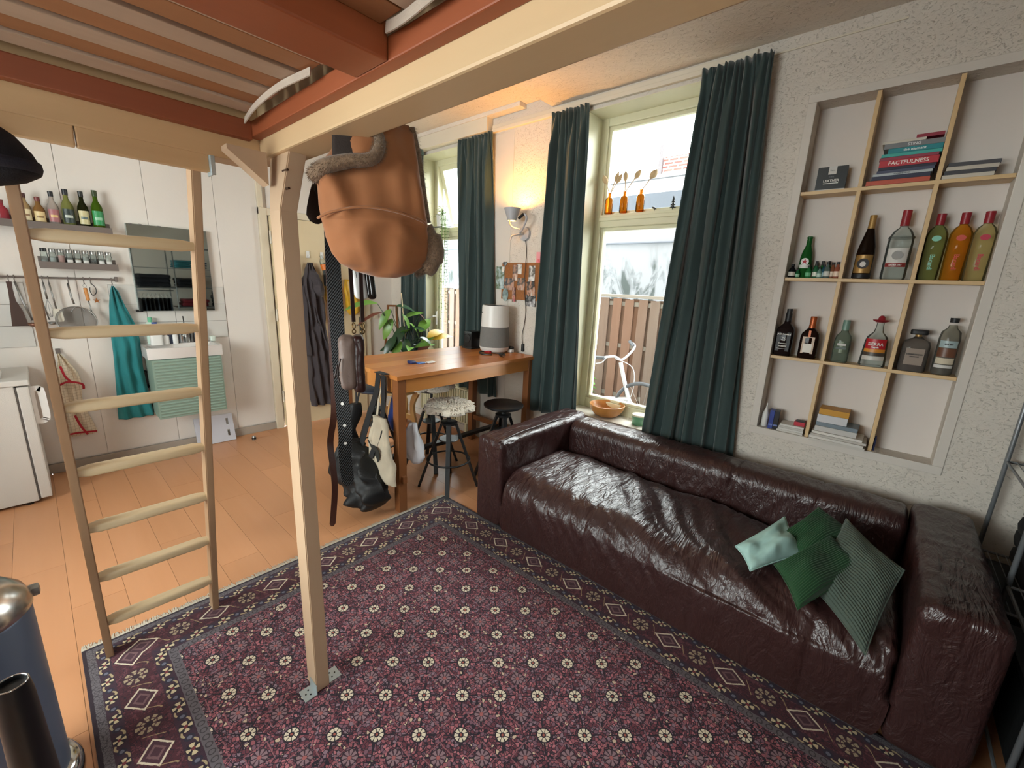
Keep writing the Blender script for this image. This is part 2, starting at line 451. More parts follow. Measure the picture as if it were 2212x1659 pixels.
bm = new(); box(bm, (2.6, YW+.09, 3.045), (4.66, YW-.01, ZC), .004); struct('trim_4', bm, stucc)
bm = new(); box(bm, (XK-.014, YL, 0), (XK+.01, -1.555, .075), .003); struct('baseboard_front', bm, plain('baseboard_grey', '#a79c90', .5))
bm = new(); box(bm, (XB, YW+.014, 0), (XK, YW, .075), .003); struct('baseboard_right', bm, white)
# door in the kitchen wall
doorm = plain('cream_door_paint', '#d9c6a2', .4, vary=.03)
dframe = plain('door_frame_paint', '#d8ccb4', .45, vary=.03)
bm = new()
box(bm, (XK-.035, -1.555, 0), (XK+.01, -1.625, 2.215), .004); box(bm, (XK-.035, -2.60, 0), (XK+.01, -2.68, 2.215), .004); box(bm, (XK-.03, -1.555, 2.15), (XK+.01, -2.68, 2.215), .004)
box(bm, (XK-.03, -1.555, 2.215), (XK+.01, -1.60, ZC-.01), .003)
d1 = struct('door_1', bm, dframe)
bm = new(); box(bm, (XK-.055, -1.64, .012), (XK-.015, -2.595, 2.145), .004); dl = obj('door_leaf', bm, doorm, d1)
bm = new(); box(bm, (XK-.062, -2.52, .94), (XK-.054, -2.56, 1.16), .003); obj('handle_plate', bm, steel, dl)
bm = new(); tube(bm, [(XK-.06, -2.54, 1.075), (XK-.10, -2.54, 1.075), (XK-.105, -2.53, 1.075), (XK-.105, -2.43, 1.07)], .008, 10); obj('door_handle', bm, steel, dl, smooth=True)
for z in (.35, 1.2, 1.95):
    bm = new(); cyl(bm, (XK-.06, -1.632, z-.06), (XK-.06, -1.632, z+.06), .009, n=12); obj('hinge', bm, trimm, dl, smooth=40)
# windows
def window(nm, w, vent):
    x0, x1 = w; ya, yb = -3.2, -3.29; f = .065
    z0, z1 = WZ; zt = (2.09, 2.185)
    bm = new(); box(bm, (x0, ya, z0), (x0+f, yb, z1), .005); box(bm, (x1-f, ya, z0), (x1, yb, z1), .005)
    box(bm, (x0+f, ya, z0), (x1-f, yb, z0+.09), .005); box(bm, (x0+f, ya, z1-.06), (x1-f, yb, z1), .005)
    o = struct(nm, bm, framem)
    bm = new(); box(bm, (x0+f, ya+.02, zt[0]), (x1-f, yb, zt[1]), .006); box(bm, (x0+f, ya+.035, zt[0]+.045), (x1-f, ya, zt[1]-.02), .006); obj('transom', bm, framem, o)
    # lower sash
    bm = new(); a, b, c, d = x0+f, x1-f, z0+.09, zt[0]; g = .022
    box(bm, (a, ya-.02, c), (a+g, yb+.01, d), .003); box(bm, (b-g, ya-.02, c), (b, yb+.01, d), .003); box(bm, (a+g, ya-.02, c), (b-g, yb+.01, c+g), .003); box(bm, (a+g, ya-.02, d-g), (b-g, yb+.01, d), .003)
    s = obj('sash', bm, framem, o)
    bm = new(); box(bm, (a+g-.004, -3.256, c+g-.004), (b-g+.004, -3.252, d-g+.004)); obj('pane', bm, glassm, s)
    c, d = zt[1], z1-.06; g = .05 if vent else .025
    bm = new(); box(bm, (a, 0, c-d), (a+g, -.045, 0), .003); box(bm, (b-g, 0, c-d), (b, -.045, 0), .003); box(bm, (a+g, 0, c-d), (b-g, -.045, c-d+g), .003); box(bm, (a+g, 0, -g), (b-g, -.045, 0), .003)
    bp = new(); box(bp, (a+g-.004, -.025, c-d+g-.004), (b-g+.004, -.021, -g+.004))
    M = Matrix.Translation((0, ya-.02, d)) @ Matrix.Rotation(math.radians(17 if vent else 0), 4, 'X').inverted()
    bm.transform(M); bp.transform(M)
    s = obj('vent_sash' if vent else 'sash', bm, framem, o); obj('pane', bp, glassm, s)
    bm = new(); box(bm, (x0-.02, YW+.03, z0-.035), (x1+.02, -3.2, z0+.004), .003); obj('window_sill', bm, plain('sill_paint_'+nm, '#dfd8cc', .35, vary=.02), o)
    return o
win1 = window('window_1', W1, False); win2 = window('window_2', W2, True)
bm = new(); a, b, c, d = FILL_W3
for p, q in (((a, c), (a+.06, d)), ((b-.06, c), (b, d)), ((a+.06, c), (b-.06, c+.06)), ((a+.06, d-.06), (b-.06, d)), (((a+b)/2-.03, c+.06), ((a+b)/2+.03, d-.06))): box(bm, (p[0], YL+.06, p[1]), (q[0], YL+.12, q[1]), .004)
fill_win3 = struct('fill_window_3', bm, framem)  # unseen window added in the left wall to brighten the room
for p, q in ((a+.055, (a+b)/2-.025), ((a+b)/2+.025, b-.055)):
    bm = new(); box(bm, (p, YL+.088, c+.055), (q, YL+.092, d-.055)); obj('pane', bm, glassm, fill_win3)
bm = new(); box(bm, (4.03, -3.2, 1.10), (4.05, -3.185, 1.26), .003); tube(bm, [(4.04, -3.185, 1.2), (4.04, -3.14, 1.2), (4.1, -3.1, 1.16), (4.17, -3.08, 1.13)], .009, 8); obj('window_handle', bm, whitep, win2, smooth=40)
bm = new(); box(bm, (4.03, -3.2, 1.76), (4.045, -3.185, 1.84), .003); obj('hinge', bm, steel, win2)

# ---------------------------------------------------------------- outdoors
bm = new(); box(bm, (-3, -3.36, -.12), (14, -16, -.02)); struct('ground', bm, plain('paving_grey', '#8b8a86', .9, vary=.2))
tf = T('weathered_fence_board'); v = tf.mapped((30, 30, 2.2)); n = tf.noise(v, 1, 5, .6, 1.2); oi = tf.n('ShaderNodeObjectInfo')
c1 = tf.mix(n, '#6b625a', '#544137'); c2 = tf.mix(EX(tf, oi.outputs['Random'])*.7, c1, '#6a4732'); fencem = tf.bsdf(c2, .9, 0, tf.bump(n, .3, .004))
fen = thing('fence', 'weathered wooden board fence seen through the windows across the alley', 'fence', (4.6, -4.6, 0))
x = .7; k = 0
FX0, FX1 = .7, 9.5
proto_f = None
while x < FX1:
    for lay in (0, 1):
        if proto_f is None:
            bm = new(); box(bm, (-.053, .012, .02), (.053, -.006, 1.50), .003); proto_f = obj('board', bm, fencem, fen); q = proto_f
        else:
            q = proto_f.copy(); COL.objects.link(q); q.parent = fen
        q.location = (x-4.6+(.078 if lay else 0), (-.034 if lay else 0)+random.uniform(-.003, .003), random.uniform(-.008, .008)); q.rotation_euler = (0, random.uniform(-.006, .006), 0)
    x += .157
whw = plain('whitewashed_rail', '#7a756e', .8)
for z in (.33, .93, 1.42):
    bm = new(); box(bm, (FX0-.1, -4.608, z), (FX1, -4.622, z+.05), .003); obj('rail', bm, whw, fen, world=True)
bm = new(); box(bm, (FX0-.1, -4.58, 1.515), (FX1, -4.68, 1.55), .004); obj('cap_rail', bm, whw, fen, world=True)
t = T('stained_white_render'); v = t.mapped((1.2, 1, .55)); n = t.noise(v, 2.6, 6, .65, 1.0); z = t.n('ShaderNodeSeparateXYZ'); t.l(t.coord(), z.inputs[0])
zz = EX(t, z.outputs[2]); f = t.math('MULTIPLY', t.math('SUBTRACT', n, .47, clamp=True)*9, t.math('SUBTRACT', 2.5, zz, clamp=True), clamp=True)
gw = t.bsdf(t.mix(f, '#767b80', '#363f3e'), .9)
bm = new(); box(bm, (-2, -7, -.02), (13, -7.25, 3.14)); gwo = struct('garden_wall', bm, gw)
bm = new(); box(bm, (-2, -6.96, 2.38), (13, -7, 2.40)); obj('ledge', bm, plain('ledge_grey', '#59606a', .8), gwo)
bm = new(); box(bm, (-2, -6.9, 2.9), (13, -7.3, 3.14)); obj('coping_band', bm, plain('coping_blue_grey', '#4d5660', .8), gwo)
wb1 = thing('white_house', 'white rendered building with flat roof edge far behind the fence', 'building', (5, -11, 0))
bm = new(); box(bm, (0, -10, 0), (14, -13, 4.15)); obj('wall', bm, plain('white_render', '#b5b7ba', .9), wb1, world=True)
bm = new(); box(bm, (0, -9.9, 4.12), (14, -13, 4.2)); obj('roof_edge', bm, plain('roof_edge_grey', '#77797c', .8), wb1, world=True)
t = T('red_brick'); v = t.mapped((1, 1, 1), rot=(PI/2, 0, 0)); b = t.n('ShaderNodeTexBrick'); t.l(v, b.inputs['Vector'])
b.inputs['Color1'].default_value = lin('#7d2f2a'); b.inputs['Color2'].default_value = lin('#964038'); b.inputs['Mortar'].default_value = lin('#b9a49a')
b.inputs['Scale'].default_value = 1; b.inputs['Brick Width'].default_value = .3; b.inputs['Row Height'].default_value = .1; b.inputs['Mortar Size'].default_value = .02
brk = t.bsdf(b.outputs[0], .9)
bh = thing('brick_house', 'red brick building behind the white one, only its upper wall showing', 'building', (7, -15, 0))
bm = new(); box(bm, (4.6, -14, 0), (6.3, -16, 5.75)); obj('wall', bm, brk, bh, world=True)
bm = new(); box(bm, (6.28, -13.9, 4), (6.4, -14, 6.1)); obj('downpipe', bm, plain('pipe_dark', '#403a3c', .6), bh, world=True)
bm = new(); box(bm, (7.0, -14.2, 0), (8.0, -16, 5.2)); obj('wing', bm, brk, bh, world=True)
bm = new(); loft(bm, [[Vector((8.6, -14, z)) for z in (4.6, 5.5)]+[Vector((8.6, -15, z)) for z in (5.5, 4.6)], [Vector((9.2, -14, z)) for z in (4.6, 5.2)]+[Vector((9.2, -15, z)) for z in (5.2, 4.6)]]); obj('dormer', bm, plain('dormer_dark', '#4b3f45', .8), bh, world=True)
bm = new(); box(bm, (XB-1, YW-TH, ZC+.1), (XK+3, YL+.2, 10.5)); struct('sky_block_storeys', bm, plain('sky_block_brick', '#8a6a5c', .9))  # unseen block added overhead to cut sky light on fence and garden wall
# bicycle by the fence
bk = thing('bicycle', 'white bicycle with black grips leaning in the alley outside the window', 'bicycle', (2.0, -4.2, 0))
wht = plain('bike_white_paint', '#9b9ca0', .3); bgr = plain('bike_grip', '#3a3d42', .7)
bm = new(); tube(bm, [(2.11, -4.2, .83), (2.06, -4.2, .68), (1.97, -4.2, .44)], .022, 10); tube(bm, [(1.97, -4.2, .44), (2.3, -4.2, .38), (2.75, -4.2, .30)], .026, 10); tube(bm, [(2.75, -4.2, .30), (2.95, -4.2, .75)], .018, 10); tube(bm, [(2.75, -4.2, .3), (3.2, -4.2, .33)], .014, 8); tube(bm, [(2.9, -4.2, .62), (3.2, -4.2, .33)], .012, 8); obj('frame', bm, wht, bk, world=True, smooth=40)
bm = new(); tube(bm, smoothpts([(1.97, -4.2, .46), (1.93, -4.24, .36), (1.86, -4.25, .2), (1.82, -4.25, .33)]), .014, 8); tube(bm, smoothpts([(1.97, -4.2, .46), (1.93, -4.16, .36), (1.86, -4.15, .2), (1.82, -4.15, .33)]), .014, 8); obj('fork', bm, wht, bk, world=True, smooth=40)
bm = new(); tube(bm, smoothpts([(2.34, -4.02, .87), (2.25, -4.03, .88), (2.14, -4.1, .90), (2.10, -4.2, .86), (2.05, -4.3, .94), (2.07, -4.42, 1.0), (2.14, -4.46, 1.03)]), .013, 10); hb = obj('handlebar', bm, wht, bk, world=True, smooth=40)
bm = new(); cyl(bm, (2.35, -4.02, .868), (2.22, -4.03, .88), .019); cyl(bm, (2.07, -4.40, .995), (2.16, -4.47, 1.035), .019); obj('grip', bm, bgr, hb, world=True, smooth=40)
bm = new(); tube(bm, smoothpts([(2.2, -4.05, .89), (2.24, -4.02, .83), (2.30, -4.0, .81)]), .006, 6); tube(bm, smoothpts([(2.13, -4.1, .88), (1.96, -4.18, .8), (1.93, -4.2, .6), (1.97, -4.2, .4)]), .005, 6); obj('brake_cable', bm, wht, hb, world=True, smooth=40)
for x in (1.82, 3.2):
    bm = new(); torus(bm, (x, -4.2, .33), .31, .02, 1, 40, 8); w_ = obj('wheel', bm, bgr, bk, world=True, smooth=True)
    bm = new()
    for i in range(18):
        a = i*PI/9; cyl(bm, (x, -4.2+(-.02 if i % 2 else .02), .33), (x+.3*math.cos(a), -4.2, .33+.3*math.sin(a)), .0015, n=4)
    cyl(bm, (x, -4.24, .33), (x, -4.16, .33), .02, n=10); obj('spokes', bm, steel, w_, world=True)
bm = new(); b2 = rbox((2.86, -4.27, .77), (3.1, -4.13, .82), .024, .02); obj('saddle', b2, bgr, bk, world=True, smooth=True)
# weeds
def leaf(bm, base, d, L, w, droop=.3, n=5, mi=0, curl=.25, up=Vector((0, 0, 1))):
    d = Vector(d).normalized(); s = d.cross(up)
    if s.length < .05: s = Vector((1, 0, 0))
    s.normalize(); nn = s.cross(d); base = Vector(base); rows = []
    for i in range(n+1):
        t = i/n; ww = w*math.sin(PI*min(1, t*.94+.03))**.8*(1-t*.25); c = base+d*L*t+nn*(-(t*t)*L*droop)
        rows.append([c-s*ww/2+nn*ww*curl, c, c+s*ww/2+nn*ww*curl])
    vv = [[bm.verts.new(p) for p in r] for r in rows]
    for a, b in zip(vv, vv[1:]):
        for k in (0, 1):
            f = bm.faces.new((a[k], a[k+1], b[k+1], b[k])); f.material_index = mi; f.smooth = True
weedm = plain('weed_green', '#4f8f2e', .6, vary=.25)
for (px, pz, sc, lab) in ((1.67, .28, 1.0, 'bright green leafy weed at the fence foot by the right curtain'), (2.62, .25, .9, 'green weed at the fence foot behind the bicycle frame')):
    wd = thing('weed', lab, 'plant', (px, -4.42, 0), group=None)
    bm = new(); tube(bm, [(0, 0, -.02), (.02, .01, .3*sc), (0, 0, .62*sc)], .006, 6); obj('stem', bm, weedm, wd)
    bm = new()
    for i in range(34):
        z = (.1+.5*i/34)*sc; a = i*2.4; leaf(bm, (0, 0, z), (math.cos(a), math.sin(a), .35), .11*sc, .075*sc, .5)
    obj('foliage', bm, weedm, wd)
# ---------------------------------------------------------------- rug
RX0, RX1, RY0, RY1 = -.75, 2.29, -1.90, .07
rc = ((RX0+RX1)/2, (RY0+RY1)/2); hx, hy = (RX1-RX0)/2, (RY1-RY0)/2
t = T('woven_persian_pile'); sp = t.n('ShaderNodeSeparateXYZ'); t.l(t.coord(), sp.inputs[0])
wob = t.noise(t.mapped((1, 1, 1)), 60, 2)-.5
X = EX(t, sp.outputs[0])+wob*.006; Y = EX(t, sp.outputs[1])+(t.noise(t.mapped((1, 1, 1), rot=(0, 0, 1)), 57, 2)-.5)*.006
def cells(px, py, ox=0, oy=0):
    u = X/px+ox; v = Y/py+oy
    i = t.math('ROUND', u); j = t.math('ROUND', v)
    du = (u-i)*px; dv = (v-j)*py
    par = t.math('MODULO', (i+j).abs(), 2.0).gt(.5)
    r = t.math('SQRT', du*du+dv*dv); th = t.math('ARCTAN2', dv, du)
    return i, j, du, dv, r, th, par
def vor(scale, feature='DISTANCE_TO_EDGE'):
    n = t.n('ShaderNodeTexVoronoi'); n.feature = feature; n.inputs['Scale'].default_value = scale; t.l(t.coord(), n.inputs['Vector']); return n
ve = EX(t, vor(84).outputs[0]); vc = vor(84, 'F1'); sc2 = t.n('ShaderNodeSeparateColor'); t.l(vc.outputs['Color'], sc2.inputs[0]); rc1 = EX(t, sc2.outputs[0])
navy, cream = '#1c1522', '#e6d9bf'
blob = t.ramp(rc1, [(0, '#6b3440'), (.3, '#9c5a62'), (.5, '#7d5866'), (.68, '#b87078'), (.8, '#8d7480'), (.93, '#9a565c'), (.96, '#d0b89e')])
blob.node.color_ramp.interpolation = 'CONSTANT'
field = t.mix(ve.lt(.085), blob, navy)
i, j, du, dv, r, th, par = cells(.109, .1035)
# little four-way lattice leaves in navy between the rosettes
lat = (du.abs()-dv.abs()).abs().lt(.0042)*r.gt(.022)*r.lt(.062)
field = t.mix(lat, field, navy)
sq = t.math('MAXIMUM', du.abs(), dv.abs())
field = t.mix(par*sq.between(.034, .0375), field, '#8f5a60')
pet = (t.math('COSINE', th*8)*.5+.5)
field = t.mix(r.lt(.0285), field, navy)
rosA = t.mix(r.between(.0095, .0235)*(pet.gt(.12)), navy, cream)
rosA = t.mix(r.lt(.0045), rosA, '#a85a4c')
rosB = t.mix(r.between(.008, .025)*pet.gt(.25), '#3a2530', '#8f737a'); rosB = t.mix(r.lt(.007), rosB, '#a8605c'); rosB = t.mix((du.abs()-dv.abs()).abs().lt(.004)*r.between(.026, .036), rosB, cream)
field = t.mix(r.lt(.0265), field, t.mix(par, rosA, rosB))
# borders
dx = hx-X.abs(); dy = hy-Y.abs(); d = dx.min(dy); sx = dx.lt(dy); s = Y*sx+X*(1-sx)
def strip(period, d0, off=0):
    k = s/period+off; c = t.math('ROUND', k); a = (k-c)*period; b = d-d0
    return c, a, b, t.math('SQRT', a*a+b*b)
c, a, b, rr = strip(.27, .135); thb = t.math('ARCTAN2', b, a)
grd = t.mix(t.noise(t.coord(), 55, 3).gt(.56), '#4d1f2a', '#6c3a44')
mb = t.mix(ve.lt(.06)*rc1.gt(.35), grd, '#231522')
mb = t.mix((a.abs()*.8+b.abs()-.046).abs().lt(.0042), mb, cream); mb = t.mix((a.abs()*.8+b.abs()).lt(.041), mb, '#4a2935'); mb = t.mix((a.abs()*.8+b.abs()-.022).abs().lt(.005), mb, '#7a5a5c')
c2, a2, b2, r2 = strip(.27, .135, .5); th2 = t.math('ARCTAN2', b2, a2)
fl2 = t.math('COSINE', th2*8)
mb = t.mix(r2.lt(.042), mb, '#3b1d28'); mb = t.mix(r2.between(.013, .037)*fl2.gt(-.3), mb, '#b3a184'); mb = t.mix(r2.between(.022, .025), mb, '#55303a'); mb = t.mix(r2.lt(.009), mb, '#2a1a26')
wv = (s*46).sin()*.045
mb = t.mix(((b-wv).abs().lt(.0035))*a2.abs().gt(.045)*a.abs().gt(.058), mb, '#a8906c')
def guard(d0, hw):
    c, a, b, rr = strip(.105, d0); th_ = t.math('ARCTAN2', b, a)
    c_, a_, b_, r_2 = strip(.105, d0, .5)
    g = t.mix(((s*60).sin()*hw*.8-b).abs().lt(.0035), '#3a2232', '#b9a680')
    e = t.math('SQRT', a*a*.7+b*b)
    g = t.mix(e.lt(hw*.98), g, '#1f1824'); g = t.mix(e.between(hw*.3, hw*.9)*t.math('COSINE', th_*4).gt(-.1), g, '#d6c6a0'); g = t.mix(e.lt(hw*.28), g, '#7a3038')
    e2 = t.math('SQRT', a_*a_+b_*b_); g = t.mix(e2.lt(hw*.7), g, '#242436'); g = t.mix(e2.lt(hw*.35), g, '#6d6f80')
    return g
g1, g2 = guard(.058, .019), guard(.222, .022)
slate = t.mix(ve.lt(.06), '#676266', '#3f3a3f')
c3, a3, b3, r3 = strip(.034, .262); slat2 = t.mix(r3.between(.008, .012), '#666166', '#3d393d')
col = t.mix(d.gt(.013), '#20121e', slate)
col = t.mix(d.gt(.038), col, g1); col = t.mix(d.gt(.079), col, mb); col = t.mix(d.gt(.198), col, g2); col = t.mix(d.gt(.246), col, slat2); col = t.mix(d.gt(.278), col, field)
pile = t.noise(t.mapped((1, 1, 1)), 420, 2)
col = t.mix(pile*.55-.05, col, '#2c1a24')
rugm = t.bsdf(col, .95, 0, t.bump(pile, .5, .003), sheen=.12)
rug = thing('persian_rug', 'large maroon patterned rug with cream rosettes and fringed end under the sofa', 'rug', (rc[0], rc[1], 0))
bm = new(); box(bm, (-hx, -hy, .0005), (hx, hy, .010), .003); obj('pile', bm, rugm, rug)
bm = new(); rnd = random.Random(3)
for k in range(760):
    y = -hy+2*hy*k/760; x0 = hx-.004; L = .032+rnd.random()*.022; dy_ = rnd.uniform(-.008, .008)
    a = [Vector((x0, y, .006)), Vector((x0, y+.0035, .006))]; m = [Vector((x0+L*.5, y+dy_*.4, .007)), Vector((x0+L*.5, y+.0035+dy_*.4, .007))]; e = [Vector((x0+L, y+dy_, .001)), Vector((x0+L, y+.003+dy_, .001))]
    v = [bm.verts.new(p) for p in a+m+e]; bm.faces.new((v[0], v[1], v[3], v[2])); bm.faces.new((v[2], v[3], v[5], v[4]))
fr = obj('fringe', bm, plain('fringe_wool', '#c9c0ae', .95, vary=.2, scale=90), rug); fr['kind'] = 'stuff'
RZ = .010
# ---------------------------------------------------------------- loft bed platform
loft_ = thing('loft_bed', 'cream wooden loft bed frame overhead with reddish slats on a square post', 'bed', (.6, .3, 1.95))
P = lambda bm, n, m, **k: obj(n, bm, m, loft_, world=True, **k)
bm = new(); box(bm, (-1.55, -.545, 1.95), (1.655, -.637, 2.14), .006); b_ = P(bm, 'long_beam', beamx)
bm = new(); box(bm, (1.568, -.5455, 1.93), (1.655, 1.9, 2.14), .005); P(bm, 'cross_beam', beamy)
bm = new(); box(bm, (1.570, -.405, 1.885), (1.60, -.13, 1.932), .003); P(bm, 'ladder_board', beamy)
bm = new(); box(bm, (1.570, -.1275, 1.885), (1.60, 1.2, 1.932), .003); P(bm, 'ladder_board', beamy)
bm = new(); box(bm, (-1.5, -.545, 2.002), (1.565, -.516, 2.045), .003); P(bm, 'ledger', redx)
bm = new(); box(bm, (1.566, -.516, 1.992), (1.536, 1.9, 2.045), .003); P(bm, 'ledger', redy)
for x in (.80, .0, -.8):
    bm = new(); box(bm, (x, -.515, 2.003), (x+.118, 1.9, 2.07), .004); P(bm, 'joist', redy)
x = 1.50; k = 0
while x > -1.4:
    w = .068
    if not (.79 < x-w/2 < .95):
        bm = new(); z = 2.052+.004*(k % 2); box(bm, (x, -.50, z), (x-w, 1.9, z+.02), .002); P(bm, 'slat', slatw if k % 2 else slatl)
    x -= .078; k += 1
bm = new(); box(bm, (-1.5, -.53, 2.09), (1.56, 1.9, 2.115)); P(bm, 'mattress_base', plain('bed_underside', '#6b4a35', .9))
web = cloth('white_webbing', '#b9a99a')
bm = new(); tube(bm, smoothpts([(1.53, -.50, 2.045), (1.49, -.485, 2.03), (1.36, -.472, 2.036), (1.2, -.47, 2.04), (1.06, -.485, 2.042)]), .01, flat=(.018, .003), up=(0, 1, 0)); P(bm, 'strap', web)
bm = new(); tube(bm, smoothpts([(.78, -.50, 2.045), (.70, -.49, 2.035), (.5, -.48, 2.04), (.3, -.49, 2.04)]), .01, flat=(.018, .003), up=(0, 1, 0)); P(bm, 'strap', web)
# post
A = [(1.403, -.527), (1.485, -.527), (1.485, -.578), (1.403, -.578)]
def sh(p, t, z): return Vector((p[0]+.030*t, p[1]-.012*t, z))
bm = new(); loft(bm, [[sh(p, 0, RZ+.004) for p in A], [sh(p, .93, 1.79) for p in A], [Vector((p[0]+.052-(.066 if p[0] < 1.45 else .0), p[1]-.032, 1.95)) for p in A]])
es = [e for e in bm.edges if abs(e.verts[0].co.z-e.verts[1].co.z) > .1]; bmesh.ops.bevel(bm, geom=es, offset=.003, segments=2, affect='EDGES')
post = P(bm, 'post', postw)
bm = new()
for z, y in ((1.87, 0), (1.82, 0)):
    cyl(bm, (1.428, -.580+.026, z+.03), (1.40-.005, -.575+.02, z+.03), .0035, n=8)
obj('screw_head', bm, plain('dark_screw', '#4a3424', .5, .5), post, world=True)['kind'] = 'stuff'
bm = new(); loft(bm, [[Vector((x, -.527, 1.95)), Vector((x, -.425, 1.95)), Vector((x, -.425, 1.938)), Vector((x, -.527, 1.86))] for x in (1.47, 1.52)]); P(bm, 'gusset', postw)
gal = plain('galvanised_plate', '#b9c4c6', .45, .6, bump=.1)
for (y0, y1, xx) in ((-.578, -.632, 1.44), (-.527, -.48, 1.425)):
    bm = new(); box(bm, (xx-.03, y0, RZ), (xx+.03, y1, RZ+.003), .001); box(bm, (xx-.03, y0, RZ), (xx+.03, y0+(.003 if y1 > y0 else -.003), RZ+.04), .001)
    fp = P(bm, 'floor_bracket', gal)
    bm = new()
    for a, b in ((-.012, .4), (.012, .4), (0, .7)): cyl(bm, (xx+a, y0+(y1-y0)*b, RZ+.002), (xx+a, y0+(y1-y0)*b, RZ+.0045), .003, n=8)
    obj('bracket_screws', bm, plain('screw_dark', '#2d2d2d', .4, .8), fp, world=True)['kind'] = 'stuff'
bm = new(); box(bm, (1.562, -.418, 1.878), (1.57, -.403, 1.93), .002); box(bm, (1.56, -.41, 1.875), (1.60, -.405, 1.93), .002); P(bm, 'metal_hook', gal)
# ladder
lad = thing('ladder', 'pale pine ladder with seven rungs leaning against the loft bed', 'ladder', (2.1, -.2, RZ))
L0 = Vector((2.17, 0, RZ+.002)); L1 = Vector((1.621, 0, 1.925)); dirn = (L1-L0).normalized()
def lx(z): return L0.x+(L1.x-L0.x)*(z-L0.z)/(L1.z-L0.z)
for y0, y1 in ((.003, -.022), (-.372, -.397)):
    bm = new(); dd = .062
    loft(bm, [[Vector((lx(z), y0, z)), Vector((lx(z)+dd, y0, z)), Vector((lx(z)+dd, y1, z)), Vector((lx(z), y1, z))] for z in (L0.z, 1.925)])
    bmesh.ops.bevel(bm, geom=[e for e in bm.edges if abs(e.verts[0].co.z-e.verts[1].co.z) > .1], offset=.003, segments=2, affect='EDGES')
    obj('side_rail', bm, railw, lad, world=True)
for i in range(7):
    z = .198+.2415*i+(.028 if i == 6 else 0); x = lx(z)+.030; R = []
    for y, s in ((-.020, .74), (-.026, .78), (-.052, 1), (-.342, 1), (-.368, .78), (-.374, .74)):
        w, h = .021*s+.004, .0175*s; q = []
        for k in range(16):
            a = 2*PI*(k+.5)/16; q.append(Vector((x+w*math.copysign(abs(math.cos(a))**.45, math.cos(a)), y, z+h*math.copysign(abs(math.sin(a))**.45, math.sin(a)))))
        R.append(q)
    bm = new(); loft(bm, R); obj('rung', bm, rungw, lad, world=True, smooth=40)

# ---------------------------------------------------------------- sofa
t = T('burgundy_leather'); v = t.mapped(); n1 = t.noise(t.mapped((5.5, 1.3, 2.2)), 2.0, 3, .55, 1.6); n2 = t.noise(v, 130, 3); n3 = t.noise(v, 3, 3)
wr1 = t.math('SUBTRACT', .12, (n1-.5).abs(), clamp=True)
h = wr1*1.5+n2*.04+t.noise(t.mapped((9, 3.4, 4)), 2.2, 4, .6, 1.4)*.9
leather = t.bsdf(t.mix(n3, '#3d2422', '#2f1b1b'), n3*.14+.26, 0, t.bump(h, .5, .02), spec=.6)
def ridge(x): return 1-abs(x)
def crease(x, s, f, sl, seed):
    """sharp folds running across the roll: f = folds per metre, sl = slant"""
    w = noise.noise(Vector((x*1.7, s*2.1, seed)))*.16
    a = noise.noise(Vector(((x+w+s*sl)*f, s*1.5, seed+3)))
    return a-1.6*max(0, .16-abs(a))
def pucker(p, c):
    d = (p-Vector(c)).length; an = math.atan2(p.z-c[2]+p.x-c[0], p.y-c[1]); return .006*math.sin(an*9)*math.exp(-(d/.08)**2)
def wr_seat(p, n):
    if p.y > -2.005 and .0351 < p.z < .20: p = Vector((p.x, -1.845+.01*(p.z/.2), p.z)); n = Vector((0, 1, 0)) if abs(n.x) < .5 else n
    x, s = p.x, p.y*1.0-p.z
    amp = .35+.65*max(0, 1-((x-.55)/1.0)**2)
    k = .021*amp*crease(x, s, 6.5, .55, 0)+.010*amp*crease(x, s, 15, .8, 7)+.004*noise.noise(Vector((x*30-s*9, s*7, 5)))*amp
    if p.z < .26: k *= max(0.05, (p.z-.04)/.22)
    sag = -.022*math.exp(-((x-.3)/.55)**2)*(1 if p.z > .3 else .4)
    for sx_ in (1.05, .45, -.0): k -= .010*math.exp(-((x-sx_)/.008)**2)
    return p+n*k+Vector((0, 0, sag))
def wr_back(p, n):
    x, s = p.x, p.z*1.2+p.y
    k = .012*crease(x, s, 8, .35, 11)+.005*crease(x, s, 19, .5, 17)
    for sx_ in (.52, .10): k -= .01*math.exp(-((x-sx_)/.008)**2)
    e = max(0, 1-abs((x-.7)/.97)**6)
    return p+n*k*e*(1 if p.z > .3 else .3)
def wr_arm(p, n):
    a = crease(p.y, p.x+p.z, 7, .5, 21); b = noise.noise(Vector((p.x*20, p.y*17+p.z*9, 2)))
    f = max(0, min(1, (-1.87-p.y)/.12)); low = max(0, min(1, (p.z-.25)/.2))
    return p+n*((.009*a+.004*b)*f*low+pucker(p, (1.69, -1.86, .62))+pucker(p, (-.27, -1.86, .62)))
sofa = thing('leather_sofa', 'long dark burgundy leather sofa with creased seat beneath the window', 'sofa', (.7, -2.4, RZ))
Sf = lambda bm, n, m=leather, **k: obj(n, bm, m, sofa, world=True, **k)
Sf(rbox((-.255, -2.62, .035), (1.675, -1.835, .425), (.03, .17, .16), .0125, wr_seat), 'seat', smooth=True)
Sf(rbox((-.25, -2.86, .07), (1.68, -2.585, .618), (.035, .085, .08), .014, wr_back), 'backrest', smooth=True)
def arm(x0, x1, zt):
    def f(p, n):
        q = wr_arm(p, n); return q
    return rbox((x0, -2.84, .035), (x1, -1.838, zt), (.04, .024, .04), .015, f)
a1 = Sf(arm(1.672, 1.895, .632), 'armrest', smooth=True); a2 = Sf(arm(-.475, -.252, .632), 'armrest', smooth=True)
bm = new(); tube(bm, smoothpts([(1.70, -1.84, .628), (1.715, -2.1, .641), (1.71, -2.5, .638), (1.69, -2.62, .625)]), .004, 6); obj('piping', bm, leather, a1, world=True, smooth=True)
